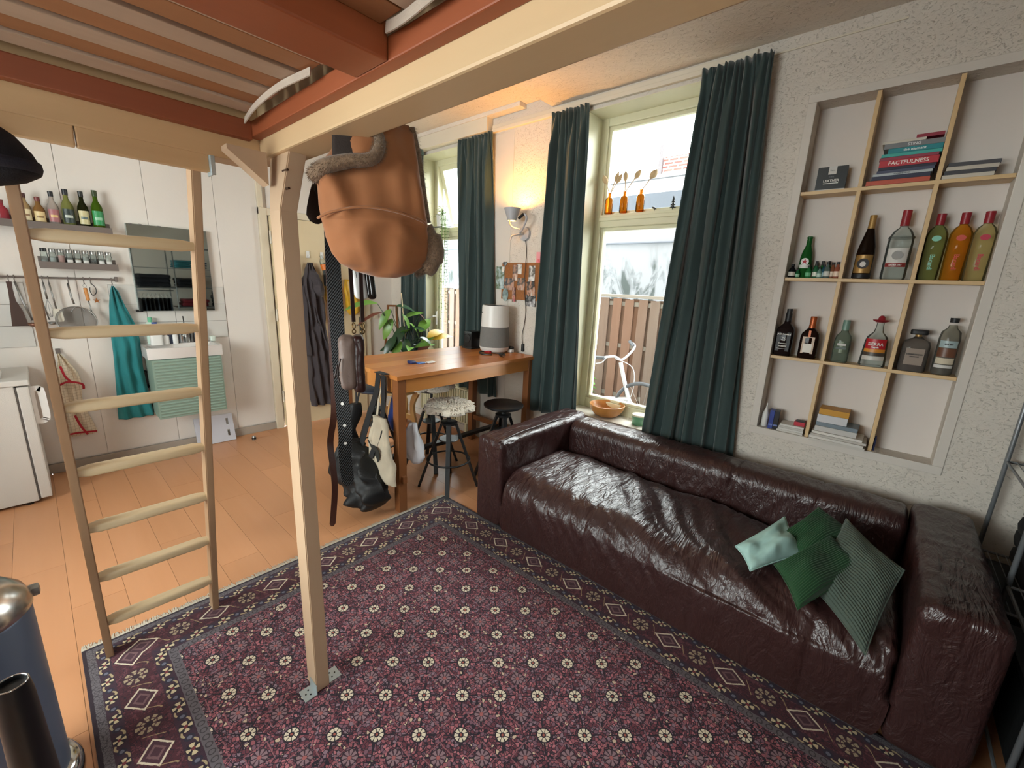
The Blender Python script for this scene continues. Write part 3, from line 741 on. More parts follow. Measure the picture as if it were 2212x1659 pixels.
bm = new(); box(bm, (-.44, -2.80, .03), (1.86, -1.93, .058), .004); Sf(bm, 'base', plain('sofa_underside', '#1a1212', .9))
for x in (1.78, .7, -.36):
    for y in (-1.97, -2.74):
        bm = new(); cyl(bm, (x, y, RZ), (x, y, .034), .028, .032, 14); Sf(bm, 'foot', black)
# cushions
def cushion(nm, lab, q, th, mat, cord=0, seed=0, crush=.02):
    """q: four corners, bilinear mid surface; bulged both ways along its normal"""
    q = [Vector(p) for p in q]; ce = sum(q, Vector())/4; A, B, C, D = [p-ce for p in q]
    c = thing(nm, lab, 'cushion', ce); n = 44; bm = new()
    N = ((B-D).cross(C-A)).normalized(); N = N if N.z > 0 else -N
    def f(sg):
        def g(u, v):
            a, b = 2*u-1, 2*v-1
            e = max(0, (1-abs(a)**2.6))**.55*max(0, (1-abs(b)**2.6))**.55
            u2 = .5+(u-.5)*(1-.07*(1-b*b)); v2 = .5+(v-.5)*(1-.07*(1-a*a))
            p = (A*(1-u2)+B*u2)*(1-v2)+(D*(1-u2)+C*u2)*v2
            z = sg*th/2*e+crush*noise.noise(Vector((a*1.3+seed, b*1.3, 0)))*1.3*e+crush*.22*noise.noise(Vector((a*3+seed, b*3, sg)))*e
            if cord: z += sg*.0026*math.sin(v*cord*2*PI)*min(1, e*4)
            return p+N*z
        return g
    nv = n if not cord else cord*6
    sheet(bm, f(1), n, nv); sheet(bm, f(-1), n, nv)
    bmesh.ops.remove_doubles(bm, verts=bm.verts, dist=.0003)
    obj('cover', bm, mat, c, smooth=True)
    pts = [f(1)(u, v) for u, v in [(i/20, 0) for i in range(20)]+[(1, i/20) for i in range(20)]+[(1-i/20, 1) for i in range(20)]+[(0, 1-i/20) for i in range(21)]]
    bm = new(); tube(bm, pts, .003, 6); obj('seam', bm, mat, c, smooth=True)
    return c
R = math.radians
mint = cloth('mint_cotton', '#a9cfc8', .9, 120, .12); dgreen = cloth('green_corduroy', '#1d4a26', .85, 300, .2, sheen=.2); ggrey = cloth('grey_green_corduroy', '#4f5c52', .9, 300, .2, sheen=.2)
cushion('cushion', 'grey-green corduroy cushion leaning in the corner of the sofa', [(-.02, -2.36, .62), (-.225, -2.14, .575), (-.155, -1.80, .37), (.06, -1.98, .46)], .11, ggrey, 30, 3)
cushion('cushion', 'dark green corduroy cushion leaning on the sofa back, behind the others', [(.21, -2.18, .50), (.09, -2.42, .61), (-.08, -2.33, .57), (.05, -2.08, .49)], .10, dgreen, 22, 7)
cushion('cushion', 'dark green corduroy cushion lying in front of the grey-green one', [(.175, -1.95, .49), (.02, -2.22, .58), (-.12, -2.12, .53), (.06, -1.80, .43)], .12, dgreen, 22, 1)
cushion('cushion', 'small pale mint cotton cushion at the left of the cushion pile', [(.335, -1.98, .485), (.205, -2.30, .56), (.095, -2.14, .485), (.25, -1.90, .445)], .09, mint, 0, 5, crush=.03)

# ---------------------------------------------------------------- curtains
def curtain(lab, x0, x1, b0, b1, zt, zb, folds, amp, seed, y0=-2.925, twist=0):
    c = thing('curtain', lab, 'curtain', ((x0+x1)/2, y0, zt), group='teal velvet curtains at the windows')
    rn = random.Random(seed); ph = [rn.uniform(-1.0, 1.0) for _ in range(40)]; am = [rn.uniform(.55, 1.25) for _ in range(40)]
    zmid = zt-.10
    def f(u, v):
        z = zt+(zb-zt)*v
        xa = x0+(x1-x0)*u; xb = b0+(b1-b0)*u
        k = v**1.1; x = xa+(xb-xa)*k
        i = int(u*folds); w = u*folds*2*PI
        ampz = amp*(.35+.65*min(1, v*9))*am[min(i, 39)]
        tp = max(0, 1-v/.10)
        y = y0+ampz*(1-tp)*(math.sin(w+ph[3]*v*2)+.35*math.sin(2*w+ph[5]*3+v))*.85+.016*tp*math.sin(w*2.6)+.012*math.sin(w*2.3+v*5+seed)*(v > 0)+.01*noise.noise(Vector((u*6+seed, v*3, 0)))
        x += .012*math.sin(w*1.7+seed+v*3)*min(1, v*3)+.35*amp*math.cos(w*1.0)*.5
        if v < .02: z += .006*math.sin(w*2)
        return Vector((x, y, z))
    bm = new(); sheet(bm, f, folds*22, 60, thick=.003)
    o = obj('velvet_panel', bm, velvet, c, world=True, smooth=True)
    # gathered heading tape
    bm = new(); sheet(bm, lambda u, v: f(u, v*.022)+Vector((0, -.004, 0)), folds*22, 2, thick=.002); obj('heading_tape', bm, velvet2, c, world=True, smooth=True)
    return c
curtain('teal velvet curtain hanging at the left side of the far window', 4.33, 3.93, 4.36, 3.90, 2.93, .5, 4, .030, 1)
curtain('teal velvet curtain at the right side of the far window, above the speaker', 3.40, 2.94, 3.37, 2.80, 2.925, .5, 4, .028, 2, y0=-2.955)
curtain('teal velvet curtain between the wall lamp and the near window', 2.28, 1.94, 2.33, 1.845, 2.93, .49, 4, .032, 3, y0=-2.95)
curtain('widest teal velvet curtain, at the right side of the near window', 1.125, .74, 1.24, .60, 2.925, .42, 5, .036, 4)
# ---------------------------------------------------------------- bar table
tab = thing('bar_table', 'tall honey-coloured pine bar table standing end-on to the window wall', 'table', (2.7, -2.25, 0))
Tb = lambda bm, n, m, **k: obj(n, bm, m, tab, world=True, **k)
TX0, TX1, TY0, TY1, TZ = 2.305, 3.12, -1.505, -2.945, .99
for k in range(5):
    w = (TX1-TX0)/5; bm = new(); box(bm, (TX0+k*w+.0004, TY0, TZ-.028), (TX0+(k+1)*w-.0004, TY1, TZ), .0012)
    bm.transform(Matrix.Identity(4)); Tb(bm, 'tabletop_board', wood('tabletop_pine_%d' % k, ['#cf8c4d', '#c9874a', '#d29355', '#c5834a', '#cd8a4b'][k], ['#a8652f', '#a5622e', '#b3743c', '#9c5d2c', '#aa672f'][k], 1, .3, .45, knots=True))
for x0, x1 in ((TX0+.02, TX0+.042), (TX1-.042, TX1-.02)):
    bm = new(); box(bm, (x0, TY0-.08, TZ-.125), (x1, TY1+.08, TZ-.028), .002); Tb(bm, 'apron', tablew)
for y in (TY0-.022, TY1+.022):
    bm = new(); box(bm, (TX0+.08, y-.011, TZ-.125), (TX1-.08, y+.011, TZ-.028), .002); Tb(bm, 'apron', tablew)
lg = .062
LX = (TX0+.015, TX1-.015-lg); LY = (TY0-.012-lg, TY1+.012)
for x in LX:
    for y in LY:
        bm = new(); box(bm, (x, y, .0005), (x+lg, y+lg, TZ-.028), .003); Tb(bm, 'leg', tablel)
for y in LY:
    bm = new(); box(bm, (LX[0]-.022, y+.012, .225), (LX[1]+lg+.022, y+.046, .275), .003); Tb(bm, 'crossbar', tablel)
bm = new(); box(bm, (2.68, LY[0]+.02, .235), (2.735, LY[1]+.02, .262), .003); Tb(bm, 'footrest', black)
# ---------------------------------------------------------------- stools
t = T('sheepskin'); v = t.mapped(); fleece = t.bsdf(t.mix(t.noise(v, 45, 4, .6, 1), '#eee6d8', '#c9bdab'), 1, 0, t.bump(t.noise(v, 90, 3), .8, .01), sheen=.4)
def stool(lab, x, y, zs, rz, fleecy, seatm=black, group=None, tilt=0):
    s = thing('bar_stool', lab, 'stool', (x, y, 0), rz, 'black screw bar stools round the table')
    bm = new(); lathe(bm, [(.0, zs-.045), (.05, zs-.045), (.145, zs-.035), (.165, zs-.022), (.166, zs-.008), (.155, zs-.001), (0, zs)], 36, cap=False); bmesh.ops.remove_doubles(bm, verts=bm.verts, dist=1e-5); st = obj('seat', bm, seatm, s, smooth=50)
    if fleecy:
        def f(p, n):
            a = math.atan2(p.y, p.x); r = math.hypot(p.x, p.y)
            k = 1+.07*math.sin(a*5+1)+.05*math.sin(a*9)
            nn = noise.noise(p*45)*.012+noise.noise(p*95)*.009
            return Vector((p.x*k, p.y*k, p.z))+n*nn
        bm = new(); rings = []; n = 84
        prof = [(.0, .032), (.03, .035), (.06, .033), (.09, .036), (.12, .033), (.145, .031), (.165, .024), (.18, .012), (.188, -.004), (.184, -.02), (.17, -.026), (.12, -.02)]
        for r, z in prof:
            q = []
            for i in range(n):
                a = 2*PI*i/n; p = Vector((r*math.cos(a), r*math.sin(a), zs+z)); q.append(f(p, Vector((math.cos(a)*r/.19, math.sin(a)*r/.19, .6))))
            rings.append(q)
        loft(bm, rings, cap=False)
        rn = random.Random(int(x*100))
        for i in range(900):
            a = rn.uniform(0, 2*PI); q = rn.random()**.5; r = .18*q; zz = zs+.033-(.03 if q > .93 else 0); c = Vector((r*math.cos(a)*(1+.07*math.sin(a*5+1)), r*math.sin(a)*(1+.07*math.sin(a*5+1)), zz))
            d = Vector((math.cos(a+rn.uniform(-.8, .8))*q, math.sin(a+rn.uniform(-.8, .8))*q, rn.uniform(-.5, .4) if q > .8 else rn.uniform(.1, .5))).normalized(); tube(bm, [c, c+d*.012, c+d*.022+Vector((0, 0, -.005))], [.0055, .005, .001], 4, cap=False)
        fo = obj('fleece_cover', bm, fleece, s, smooth=True)
    bm = new(); cyl(bm, (0, 0, zs-.05), (0, 0, .30), .012, n=12)
    obj('screw_spindle', bm, black, s, smooth=40)
    hb = zs-.115 if zs > .6 else .49; hb = .545
    bm = new(); lathe(bm, [(.0, hb-.018), (.062, hb-.018), (.066, hb-.01), (.066, hb+.002), (.05, hb+.006), (.02, hb+.006), (.018, hb+.03), (0, hb+.03)], 20, cap=False); obj('hub_plate', bm, black, s, smooth=40)
    bm = new(); lathe(bm, [(0, .40), (.075, .40), (.08, .406), (.075, .412), (0, .412)], 24, cap=False); obj('spacer_disc', bm, plain('grey_disc', '#55585a', .4, .3), s, smooth=40)
    for i in range(4):
        a = PI/4+i*PI/2; c, q = math.cos(a), math.sin(a)
        bm = new(); obox(bm, (c*.05, q*.05, hb), (c*.232, q*.232, .002), .034, .02, up=(c, q, 0), bev=.002); obj('leg', bm, black, s)
    bm = new(); torus(bm, (0, 0, .235), .166, .0075, 2, 40, 8); obj('foot_ring', bm, black, s, smooth=True)
    return s
stool('black bar stool with sheepskin seat nearest the rug', 2.41, -2.03, .665, .05, True)
stool('black bar stool with sheepskin seat further under the table', 2.85, -2.20, .725, .3, True)
stool('black bar stool with bare round seat between table and sofa arm', 2.27, -2.50, .64, .2, False)
stool('black bar stool with bare blue-grey seat behind the hanging bags', 3.08, -1.80, .735, .5, False, seatm=plain('blue_black_seat', '#2a3140', .5))
# birch chair-stool behind
bs = thing('birch_stool', 'light birch stool with dark round seat behind the sheepskin stools', 'stool', (3.33, -2.18, 0))
bm = new(); lathe(bm, [(0, .60), (.15, .60), (.165, .61), (.165, .64), (.15, .65), (0, .65)], 30, cap=False); obj('seat', bm, plain('dark_brown_seat', '#2b1d16', .6), bs, smooth=40)
bm = new(); lathe(bm, [(0, .578), (.175, .578), (.178, .59), (.175, .6), (0, .6)], 30, cap=False); obj('seat_plate', bm, birch, bs, smooth=40)
for sx, sy in ((1, 1), (1, -1), (-1, 1), (-1, -1)):
    bm = new(); tube(bm, smoothpts([(sx*.14, sy*.12, .58), (sx*.06, sy*.12, .45), (sx*.08, sy*.12, .3), (sx*.17, sy*.12, .1), (sx*.19, sy*.12, .002)]), .02, flat=(.06, .022), up=(0, 1, 0)); obj('leg', bm, birch, bs)
for sy in (-.12, .12):
    bm = new(); box(bm, (-.1, sy-.01, .28), (.1, sy+.01, .33), .003); obj('brace', bm, birch, bs)
# radiator
rad = thing('radiator', 'cream ribbed panel radiator below the far window', 'radiator', (3.5, -2.93, .1))
bm = new(); box(bm, (3.14, -2.93, .12), (4.0, -2.99, .5), .004); obj('body', bm, framem, rad, world=True)
bm = new(); box(bm, (3.13, -2.88, .505), (4.01, -2.99, .515), .002)
for k in range(42): box(bm, (3.145+k*.0205, -2.885, .5145), (3.152+k*.0205, -2.985, .517))
obj('top_grille', bm, framem, rad, world=True)
for k in range(21):
    bm = new(); box(bm, (3.15+k*.04, -2.905, .14), (3.17+k*.04, -2.932, .49), .004); obj('rib', bm, framem, rad, world=True)
for x in (3.2, 3.93):
    bm = new(); box(bm, (x, -2.94, .0005), (x+.03, -2.97, .13)); obj('foot', bm, framem, rad, world=True)
# ---------------------------------------------------------------- wall lamp, cork board, pictures
lampm = plain('brushed_aluminium', '#b4b4b8', .45, .15)
lamp = thing('wall_lamp', 'lit silver wall lamp with cone shade between the two windows', 'lamp', (2.57, -3.0, 2.02))
Lp = lambda bm, n, m, **k: obj(n, bm, m, lamp, world=True, **k)
bm = new(); cyl(bm, (2.545, -2.999, 2.045), (2.545, -2.975, 2.045), .062, .058, 28); Lp(bm, 'wall_plate', lampm, smooth=40)
bm = new(); tube(bm, smoothpts([(2.545, -2.98, 2.045), (2.55, -2.93, 2.05), (2.50, -2.90, 2.07), (2.44, -2.88, 2.15), (2.45, -2.86, 2.19)]), .009, 8); tube(bm, [(2.545, -2.96, 2.045), (2.60, -2.88, 2.02), (2.61, -2.87, 1.98)], .009, 8); tube(bm, smoothpts([(2.52, -2.9, 2.07), (2.59, -2.87, 2.09), (2.60, -2.84, 2.13), (2.56, -2.83, 2.16)]), .006, 8); Lp(bm, 'arm', lampm, smooth=40)
bm = new(); prof = [(.036, -.10), (.072, .0), (.0705, .0), (.0345, -.10)]
rings = [[Vector((2.565+r*math.cos(2*PI*i/28), -2.835+r*math.sin(2*PI*i/28), 2.235+z)) for i in range(28)] for r, z in prof+[prof[0]]]
loft(bm, rings, cap=False); bmesh.ops.remove_doubles(bm, verts=bm.verts, dist=1e-5); Lp(bm, 'shade', lampm, smooth=40)
bm = new(); cyl(bm, (2.50, -2.845, 2.15), (2.475, -2.88, 2.19), .012, n=10); Lp(bm, 'joint_knob', black, smooth=40)
bm = new(); bmesh.ops.create_uvsphere(bm, u_segments=14, v_segments=10, radius=.022, matrix=Matrix.Translation((2.565, -2.835, 2.17)))
Lp(bm, 'bulb', T('bulb_glow').bsdf('#ffffff', .5, emis='#ffb457', es=25), smooth=True)
pl = bpy.data.lights.new('bulb_light', 'POINT'); pl.energy = 11; pl.color = (1, .44, .08); pl.shadow_soft_size = .025
po = bpy.data.objects.new('bulb_light', pl); COL.objects.link(po); po.location = (2.565, -2.835, 2.20)
cord = plain('cord_dark', '#2b2624', .6)
cb = thing('lamp_cord', 'thin dark cord with inline switch running down from the wall lamp', 'cord', (2.52, -2.99, 1.5))
bm = new(); tube(bm, smoothpts([(2.53, -2.985, 1.99), (2.52, -2.99, 1.93), (2.515, -2.99, 1.85), (2.505, -2.975, 1.8), (2.50, -2.965, 1.6), (2.49, -2.99, 1.38), (2.50, -2.99, 1.25), (2.515, -2.985, 1.15), (2.50, -2.985, 1.06)]), .003, 6); obj('cord', bm, cord, cb, world=True, smooth=True)
b2 = rbox((2.487, -2.998, 1.0), (2.515, -2.975, 1.075), .009, .006); obj('inline_switch', b2, black, cb, world=True, smooth=True)
cork = thing('cork_board', 'brown cork board pinned with photos between the windows', 'board', (2.55, -2.99, 1.64))
bm = new(); box(bm, (2.29, -2.998, 1.47), (2.80, -2.985, 1.80), .002); obj('cork', bm, plain('cork', '#a4693a', .9, vary=.25, scale=60, bump=.4, bscale=200), cork, world=True)
def photo(lab, x0, x1, z0, z1, cols, y=-2.982, rot=0, seed=0, scale=17, shape=None):
    t = T('photo_print_%d' % len(MATS)); v = t.mapped(); n = t.noise(v, scale, 2, .5, .5+seed*.05)
    m = t.bsdf(t.ramp(n, [(.3+.4*i/max(1, len(cols)-1), c) for i, c in enumerate(cols)]), .4)
    cx, cz = (x0+x1)/2, (z0+z1)/2; w, h = abs(x1-x0)/2, (z1-z0)/2
    bm = new()
    if shape == 'oval':
        lathe(bm, [(1, 0), (1, .0015)], 20); bm.transform(Matrix.Rotation(PI/2, 4, 'X')); bm.transform(Matrix.Diagonal((w, 1, h, 1)))
    elif shape == 'heart':
        pts = [(16*math.sin(a)**3/17, (13*math.cos(a)-5*math.cos(2*a)-2*math.cos(3*a)-math.cos(4*a))/17) for a in [2*PI*i/28 for i in range(28)]]
        loft(bm, [[Vector((p[0]*w, yy, p[1]*h)) for p in pts] for yy in (0, .004)])
    else: box(bm, (-w, 0, -h), (w, .0012, h))
    nm = 'photo_print'
    o = obj(nm, put(bm, (0, 0, 0), ry=rot), m); o.location = (cx, y, cz); tag(o, lab, 'picture', 'prints and charms on the cork board')
    return o
dk, sk, gr_ = '#17161c', '#b98c74', '#8f9a94'
photo('white postcard of tree and tents at the left edge of the cork board', 2.87, 2.765, 1.56, 1.765, ['#2a3326', '#5c6b50', '#9fb0b4', '#c3cfcf'], seed=1)
photo('photo strip of a couple, top middle of the cork board', 2.66, 2.60, 1.64, 1.78, [dk, '#5a4a44', sk, '#d9cfc4'], y=-2.980, seed=2)
photo('small white print at the top centre of the cork board', 2.61, 2.555, 1.70, 1.79, ['#3c3c3c', '#cfcfca', '#dddad5'], seed=3)
photo('dark group photo left of centre on the cork board', 2.76, 2.64, 1.555, 1.66, [dk, '#2c2a33', sk, '#a58a86'], seed=4)
photo('group photo of dark-haired people right of centre on the cork board', 2.60, 2.505, 1.56, 1.665, [dk, '#4a4038', sk, '#b7b1aa'], seed=5)
photo('tall photo of a white shirt at the upper right of the cork board', 2.47, 2.40, 1.60, 1.775, ['#2a2c2c', '#6a665e', '#d5d5d3', '#dcdcdc'], seed=6)
photo('dark portrait photo at the right of the cork board', 2.48, 2.39, 1.51, 1.64, [dk, '#2d2320', sk, '#c2bcb5'], y=-2.979, rot=.12, seed=7)
photo('black and white photo at the lower right corner of the cork board', 2.49, 2.38, 1.42, 1.52, ['#0e0e10', '#17171a', '#8e8e90', '#e0e0e0'], seed=8)
photo('long narrow photo strip hanging at the middle of the cork board', 2.655, 2.615, 1.45, 1.58, [dk, '#5b2c35', sk, '#a53a52'], y=-2.978, seed=9)
photo('oval grey photo at the lower left of the cork board', 2.78, 2.705, 1.45, 1.57, ['#2d3a3a', '#7d908e', '#a5b6b4'], y=-2.979, shape='oval', seed=10, scale=14)
photo('black heart-shaped charm on the top left corner of the cork board', 2.785, 2.725, 1.765, 1.815, [dk, '#2c2b30', '#b9c2c0'], y=-2.978, shape='heart', seed=11, scale=60)
photo('round white charm at the left edge of the cork board', 2.80, 2.765, 1.715, 1.76, ['#c9c6c0', '#dcd9d2'], y=-2.978, shape='oval', seed=12)
o = photo('pink card with a red corner pinned above the cork board', 2.405, 2.33, 1.80, 1.89, ['#dc8f98', '#e49aa2', '#cf3a44'], y=-2.997, seed=13, scale=9)
# ---------------------------------------------------------------- things on the table
ap = thing('air_purifier', 'white and grey cylindrical air purifier on the far end of the table', 'purifier', (2.69, -2.80, TZ))
def pr(n, pr_, m, **k): bm = new(); lathe(bm, pr_, 40, **k); obj(n, bm, m, ap, smooth=50)
pr('upper_shell', [(.127, .235), (.120, .41), (.117, .425), (.108, .424), (.105, .40), (0, .40)], whitep, cap=False)
pr('fabric_band', [(.139, .055), (.134, .15), (.127, .235)], greyfab, cap=False)
pr('lower_shell', [(.0, .004), (.10, .004), (.125, .018), (.139, .055)], whitep, cap=False)
bm = new(); lathe(bm, [(0, .395), (.105, .395), (.108, .424), (.103, .424), (.1, .404), (0, .404)], 40, cap=False); obj('top_grille', bm, blackp, ap, smooth=40)
bm = put(text_bm('PHILIPS', .016, .0006, bend=.124), (0, 0, .36)); bm.transform(Matrix.Translation((0, -.124, 0))); bm.transform(Matrix.Rotation(PI-.55, 4, 'Z')); obj('lettering', bm, plain('grey_print', '#5d5b59', .5), ap)
sp = thing('speaker', 'small black box speaker at the back of the table beside the purifier', 'speaker', (2.97, -2.78, TZ))
obj('cabinet', rbox((-.055, -.06, .012), (.055, .06, .165), .008, .02), blackp, sp, smooth=40); bm = new(); box(bm, (-.065, -.07, 0), (.065, .07, .014), .003); obj('base', bm, black, sp)
bm = new(); lathe(bm, [(.04, 0), (.042, .004), (.036, .006), (.012, -.002), (0, .004)], 24, cap=False); obj('speaker_cone', put(bm, (0, .061, .1), rx=-PI/2), black, sp, smooth=True)
pb = thing('white_cup', 'small white beaker standing behind the air purifier', 'cup', (2.86, -2.90, TZ)); bm = new(); lathe(bm, [(.02, .001), (.027, .003), (.03, .075), (.028, .075), (.025, .006), (0, .006)], 20, cap=False); obj('body', bm, whitep, pb, smooth=40)
et = thing('earbud_case', 'small white case with black lid by the wall on the table', 'case', (2.575, -2.90, TZ)); b2 = rbox((-.028, -.02, .001), (.028, .02, .034), .008, .006); obj('case', b2, whitep, et, smooth=True); b2 = rbox((-.028, -.02, .036), (.028, .02, .058), .007, .006); obj('lid', b2, blackp, et, smooth=True)
rk = thing('lighter_cable', 'red and black cable with a small torch lying before the purifier', 'cable', (2.6, -2.66, TZ))
bm = new(); tube(bm, smoothpts([(.10, -.03, .012), (.11, .03, .008), (.04, .07, .006), (-.02, .05, .006), (-.05, .03, .006)]), .006, 8); tube(bm, smoothpts([(.0, -.02, .014), (-.05, -.05, .01), (-.10, -.06, .006), (-.15, -.02, .012)]), .004, 8); obj('cord', bm, blackp, rk, smooth=True)
bm = new(); cyl(bm, (.10, -.03, .013), (.02, -.02, .015), .012, .013, 14); obj('red_handle', bm, plain('red_plastic', '#a8232b', .4), rk, smooth=40)
bm = new(); cyl(bm, (-.12, .0, .016), (-.18, .02, .018), .014, .018, 16); obj('torch', bm, blackp, rk, smooth=40); bm = new(); cyl(bm, (-.18, .02, .018), (-.184, .0215, .018), .016, n=16); obj('torch_lens', bm, chrome, rk)
ky = thing('key_fob', 'bunch of blue and white key fobs lying on the table', 'keys', (2.61, -1.86, TZ))
b2 = rbox((-.005, -.01, .001), (.05, .035, .022), .005, .006); obj('blue_case', b2, plain('navy_plastic', '#1d2c5c', .3), ky, smooth=True)
b2 = rbox((-.04, -.07, .001), (.01, -.012, .010), .004, .006); obj('blue_tag', b2, plain('blue_plastic', '#4a74b8', .3), ky, smooth=True)
b2 = rbox((-.06, -.15, .001), (-.02, -.085, .013), .006, .006); obj('white_fob', b2, whitep, ky, smooth=True)
bm = new(); torus(bm, (-.02, -.07, .007), .018, .002, 2); obj('key_ring', bm, chrome, ky, smooth=True)
# sill things
bw = thing('wooden_bowl', 'light wooden salad bowl on the near window sill', 'bowl', (1.635, -3.09, .5645)); bm = new(); lathe(bm, [(0, 0), (.07, 0), (.105, .02), (.135, .06), (.146, .10), (.14, .102), (.125, .062), (.095, .028), (.06, .012), (0, .012)], 40, cap=False); obj('bowl', bm, wood('bowl_wood', '#c98f4e', '#a8692f', 2, .35, .8), bw, smooth=60)
cn = thing('candle_jar', 'small green glass candle jar with pale lid on the window sill', 'candle', (1.34, -3.08, .5645)); bm = new(); lathe(bm, [(0, 0), (.048, 0), (.053, .005), (.053, .072), (0, .072)], 28, cap=False); obj('jar', bm, plain('green_glass_jar', '#5f8f6c', .15), cn, smooth=50); bm = new(); lathe(bm, [(0, .072), (.055, .072), (.056, .075), (.056, .084), (.053, .086), (0, .086)], 28, cap=False); obj('lid', bm, plain('pale_lid', '#cfc7ae', .4), cn, smooth=50)
amber = thinglass('amber_glass', '#eeb052', .9, .14, '#c07a20'); dry = plain('dried_teasel', '#c9ad86', .9, bump=.8, bscale=200)
for x, lab, st in ((1.845, 'amber bottle vase with three teasels, leftmost on the window transom', ((.04, .14, .028), (-.05, .13, .024), (-.035, .155, .02))), (1.715, 'amber bottle vase with two teasels, middle one on the window transom', ((.005, .14, .026), (-.07, .155, .028))), (1.578, 'amber bottle vase with a single large teasel, rightmost on the transom', ((-.06, .13, .034),))):
    a = thing('amber_vase', lab, 'vase', (x, -3.187, 2.186), group='amber bottle vases on the window transom')
    bm = new(); lathe(bm, [(0, .001), (.026, .001), (.031, .006), (.031, .105), (.026, .12), (.012, .128), (.0105, .15), (.013, .155), (.013, .158), (.009, .158)], 24, cap=False); obj('bottle', bm, amber, a, smooth=50)
    for dx, hh, r in st:
        bm = new(); tip = Vector((dx, 0, .155+hh*.55)); tube(bm, [(0, 0, .02), (0, 0, .15), tip], .003, 6); sm = obj('stem', bm, dry, a, smooth=True)
        d = (tip-Vector((0, 0, .15))).normalized(); bm = new(); n = 9
        tube(bm, [tip+d*(k/n)*.075 for k in range(n+1)], [max(.002, r*.75*math.sin(PI*min(.97, (k+.6)/(n+1)))) for k in range(n+1)], 12)
        for k in range(5):
            aa = k*2*PI/5; leaf(bm, tip, (math.cos(aa)*.7, math.sin(aa)*.3, .8), .05, .004, -.3, 4)
        obj('seed_head', bm, dry, a, smooth=True)
for x, kind in ((1.458, 0), (1.322, 1)):
    a = thing('figurine', ('tiny grey bird figurine beside the rightmost amber vase', 'small dark tree-shaped figurine on the window transom by the curtain')[kind], 'figurine', (x, -3.187, 2.186)); bm = new()
    if kind: 
        for k in range(4): lathe(bm, [(.0, .012+k*.018), (.022-k*.004, .010+k*.018), (.006, .026+k*.018)], 10, cap=False)
        cyl(bm, (0, 0, 0), (0, 0, .09), .003, n=6)
    else: tube(bm, [(-.014, 0, .012), (0, 0, .016), (.012, 0, .024), (.02, 0, .028)], [.003, .009, .006, .002], 8); cyl(bm, (0, 0, 0), (0, 0, .014), .002, n=6)
    obj('figure', bm, plain('dark_metal_%d' % kind, '#3a3c40', .4, .5), a, smooth=True)
# ---------------------------------------------------------------- plants
lm1 = T('leaf_green'); v = lm1.mapped(); lm1 = lm1.bsdf(lm1.mix(lm1.noise(v, 9, 2), '#2f6b24', '#7fa044'), .35); lm2 = plain('leaf_red_brown', '#6b3a2c', .4, vary=.2); lm3 = plain('leaf_yellow', '#c39a2c', .45, vary=.2); lm4 = plain('leaf_dark', '#2a4a2c', .3, vary=.3)
pp = thing('potted_plant', 'leafy house plant with green and bronze leaves behind the table', 'plant', (3.88, -2.62, 0))
PX = lambda bm, n, m, **k: obj(n, bm, m, pp, world=True, **k)
bm = new(); lathe(bm, [(0, .62), (.10, .62), (.125, .66), (.14, .82), (.132, .82), (.12, .80), (0, .80)], 30, c=(3.88, -2.62, 0), cap=False); PX(bm, 'pot', plain('pot_grey', '#4b4a4a', .5), smooth=50)
bm = new(); lathe(bm, [(0, 0.001), (.13, .001), (.14, .02), (.03, .05), (.03, .56), (.15, .6), (.15, .62), (0, .62)], 24, c=(3.88, -2.62, 0), cap=False); PX(bm, 'plant_stand', tablel, smooth=40)
rn = random.Random(5); stems = []
bm = new()
spec = [  # (tip y, tip z, len, width, mat)
 ]
LV = [((3.9, -2.33, 1.36), (.1, .55, .06), .27, .085, 0), ((3.9, -2.38, 1.27), (0, .8, -.12), .24, .04, 1), ((3.88, -2.47, 1.3), (0, .5, -.5), .2, .08, 0), ((3.9, -2.55, 1.33), (-.1, -.5, .0), .24, .09, 3), ((3.87, -2.6, 1.25), (-.2, -.35, -.5), .2, .08, 0), ((3.9, -2.5, 1.2), (0, .45, -.7), .2, .09, 0), ((3.86, -2.62, 1.12), (-.2, .6, -.5), .26, .09, 3), ((3.88, -2.7, 1.15), (-.1, -.5, -.4), .2, .08, 0), ((3.9, -2.85, 1.24), (0, -.7, -.55), .26, .08, 1), ((3.86, -2.82, 1.05), (0, -.45, .6), .19, .11, 0), ((3.9, -2.9, .98), (0, -.5, -.5), .15, .1, 0), ((3.85, -2.92, .98), (0, -.6, .35), .24, .10, 2), ((3.86, -3.0, .95), (-.1, -.3, .15), .22, .1, 2), ((3.85, -2.95, .93), (-.2, .5, -.1), .2, .09, 1), ((3.9, -2.75, .95), (-.2, .1, .5), .2, .09, 3), ((3.88, -2.66, .98), (-.3, .2, -.3), .2, .09, 3), ((3.86, -2.58, .96), (-.2, .5, -.4), .18, .08, 0), ((3.84, -2.5, 1.02), (-.1, .6, -.5), .2, .08, 3), ((3.9, -2.6, 1.0), (-.4, 0, .5), .18, .08, 0), ((3.9, -2.7, 1.08), (-.5, -.1, .2), .2, .09, 3), ((3.8, -2.64, .9), (-.5, .3, .2), .18, .08, 0), ((3.85, -2.74, .88), (-.4, -.4, .3), .19, .08, 0), ((3.92, -2.55, .9), (-.1, .6, .1), .16, .07, 3), ((3.9, -2.84, .9), (-.3, -.3, .4), .16, .07, 0), ((3.8, -2.78, 1.0), (-.3, -.5, -.2), .16, .07, 3), ((3.92, -2.66, 1.2), (-.3, -.3, .3), .18, .08, 0)]
c0 = Vector((3.88, -2.62, .80))
for b, d, L, w, mi in LV:
    bm = new(); leaf(bm, b, d, L*1.12, w*1.25, .4, 8, 0, .12, up=Vector((-.5, 0, 1))); PX(bm, 'leaf', (lm1, lm2, lm3, lm4)[mi])
bm = new()
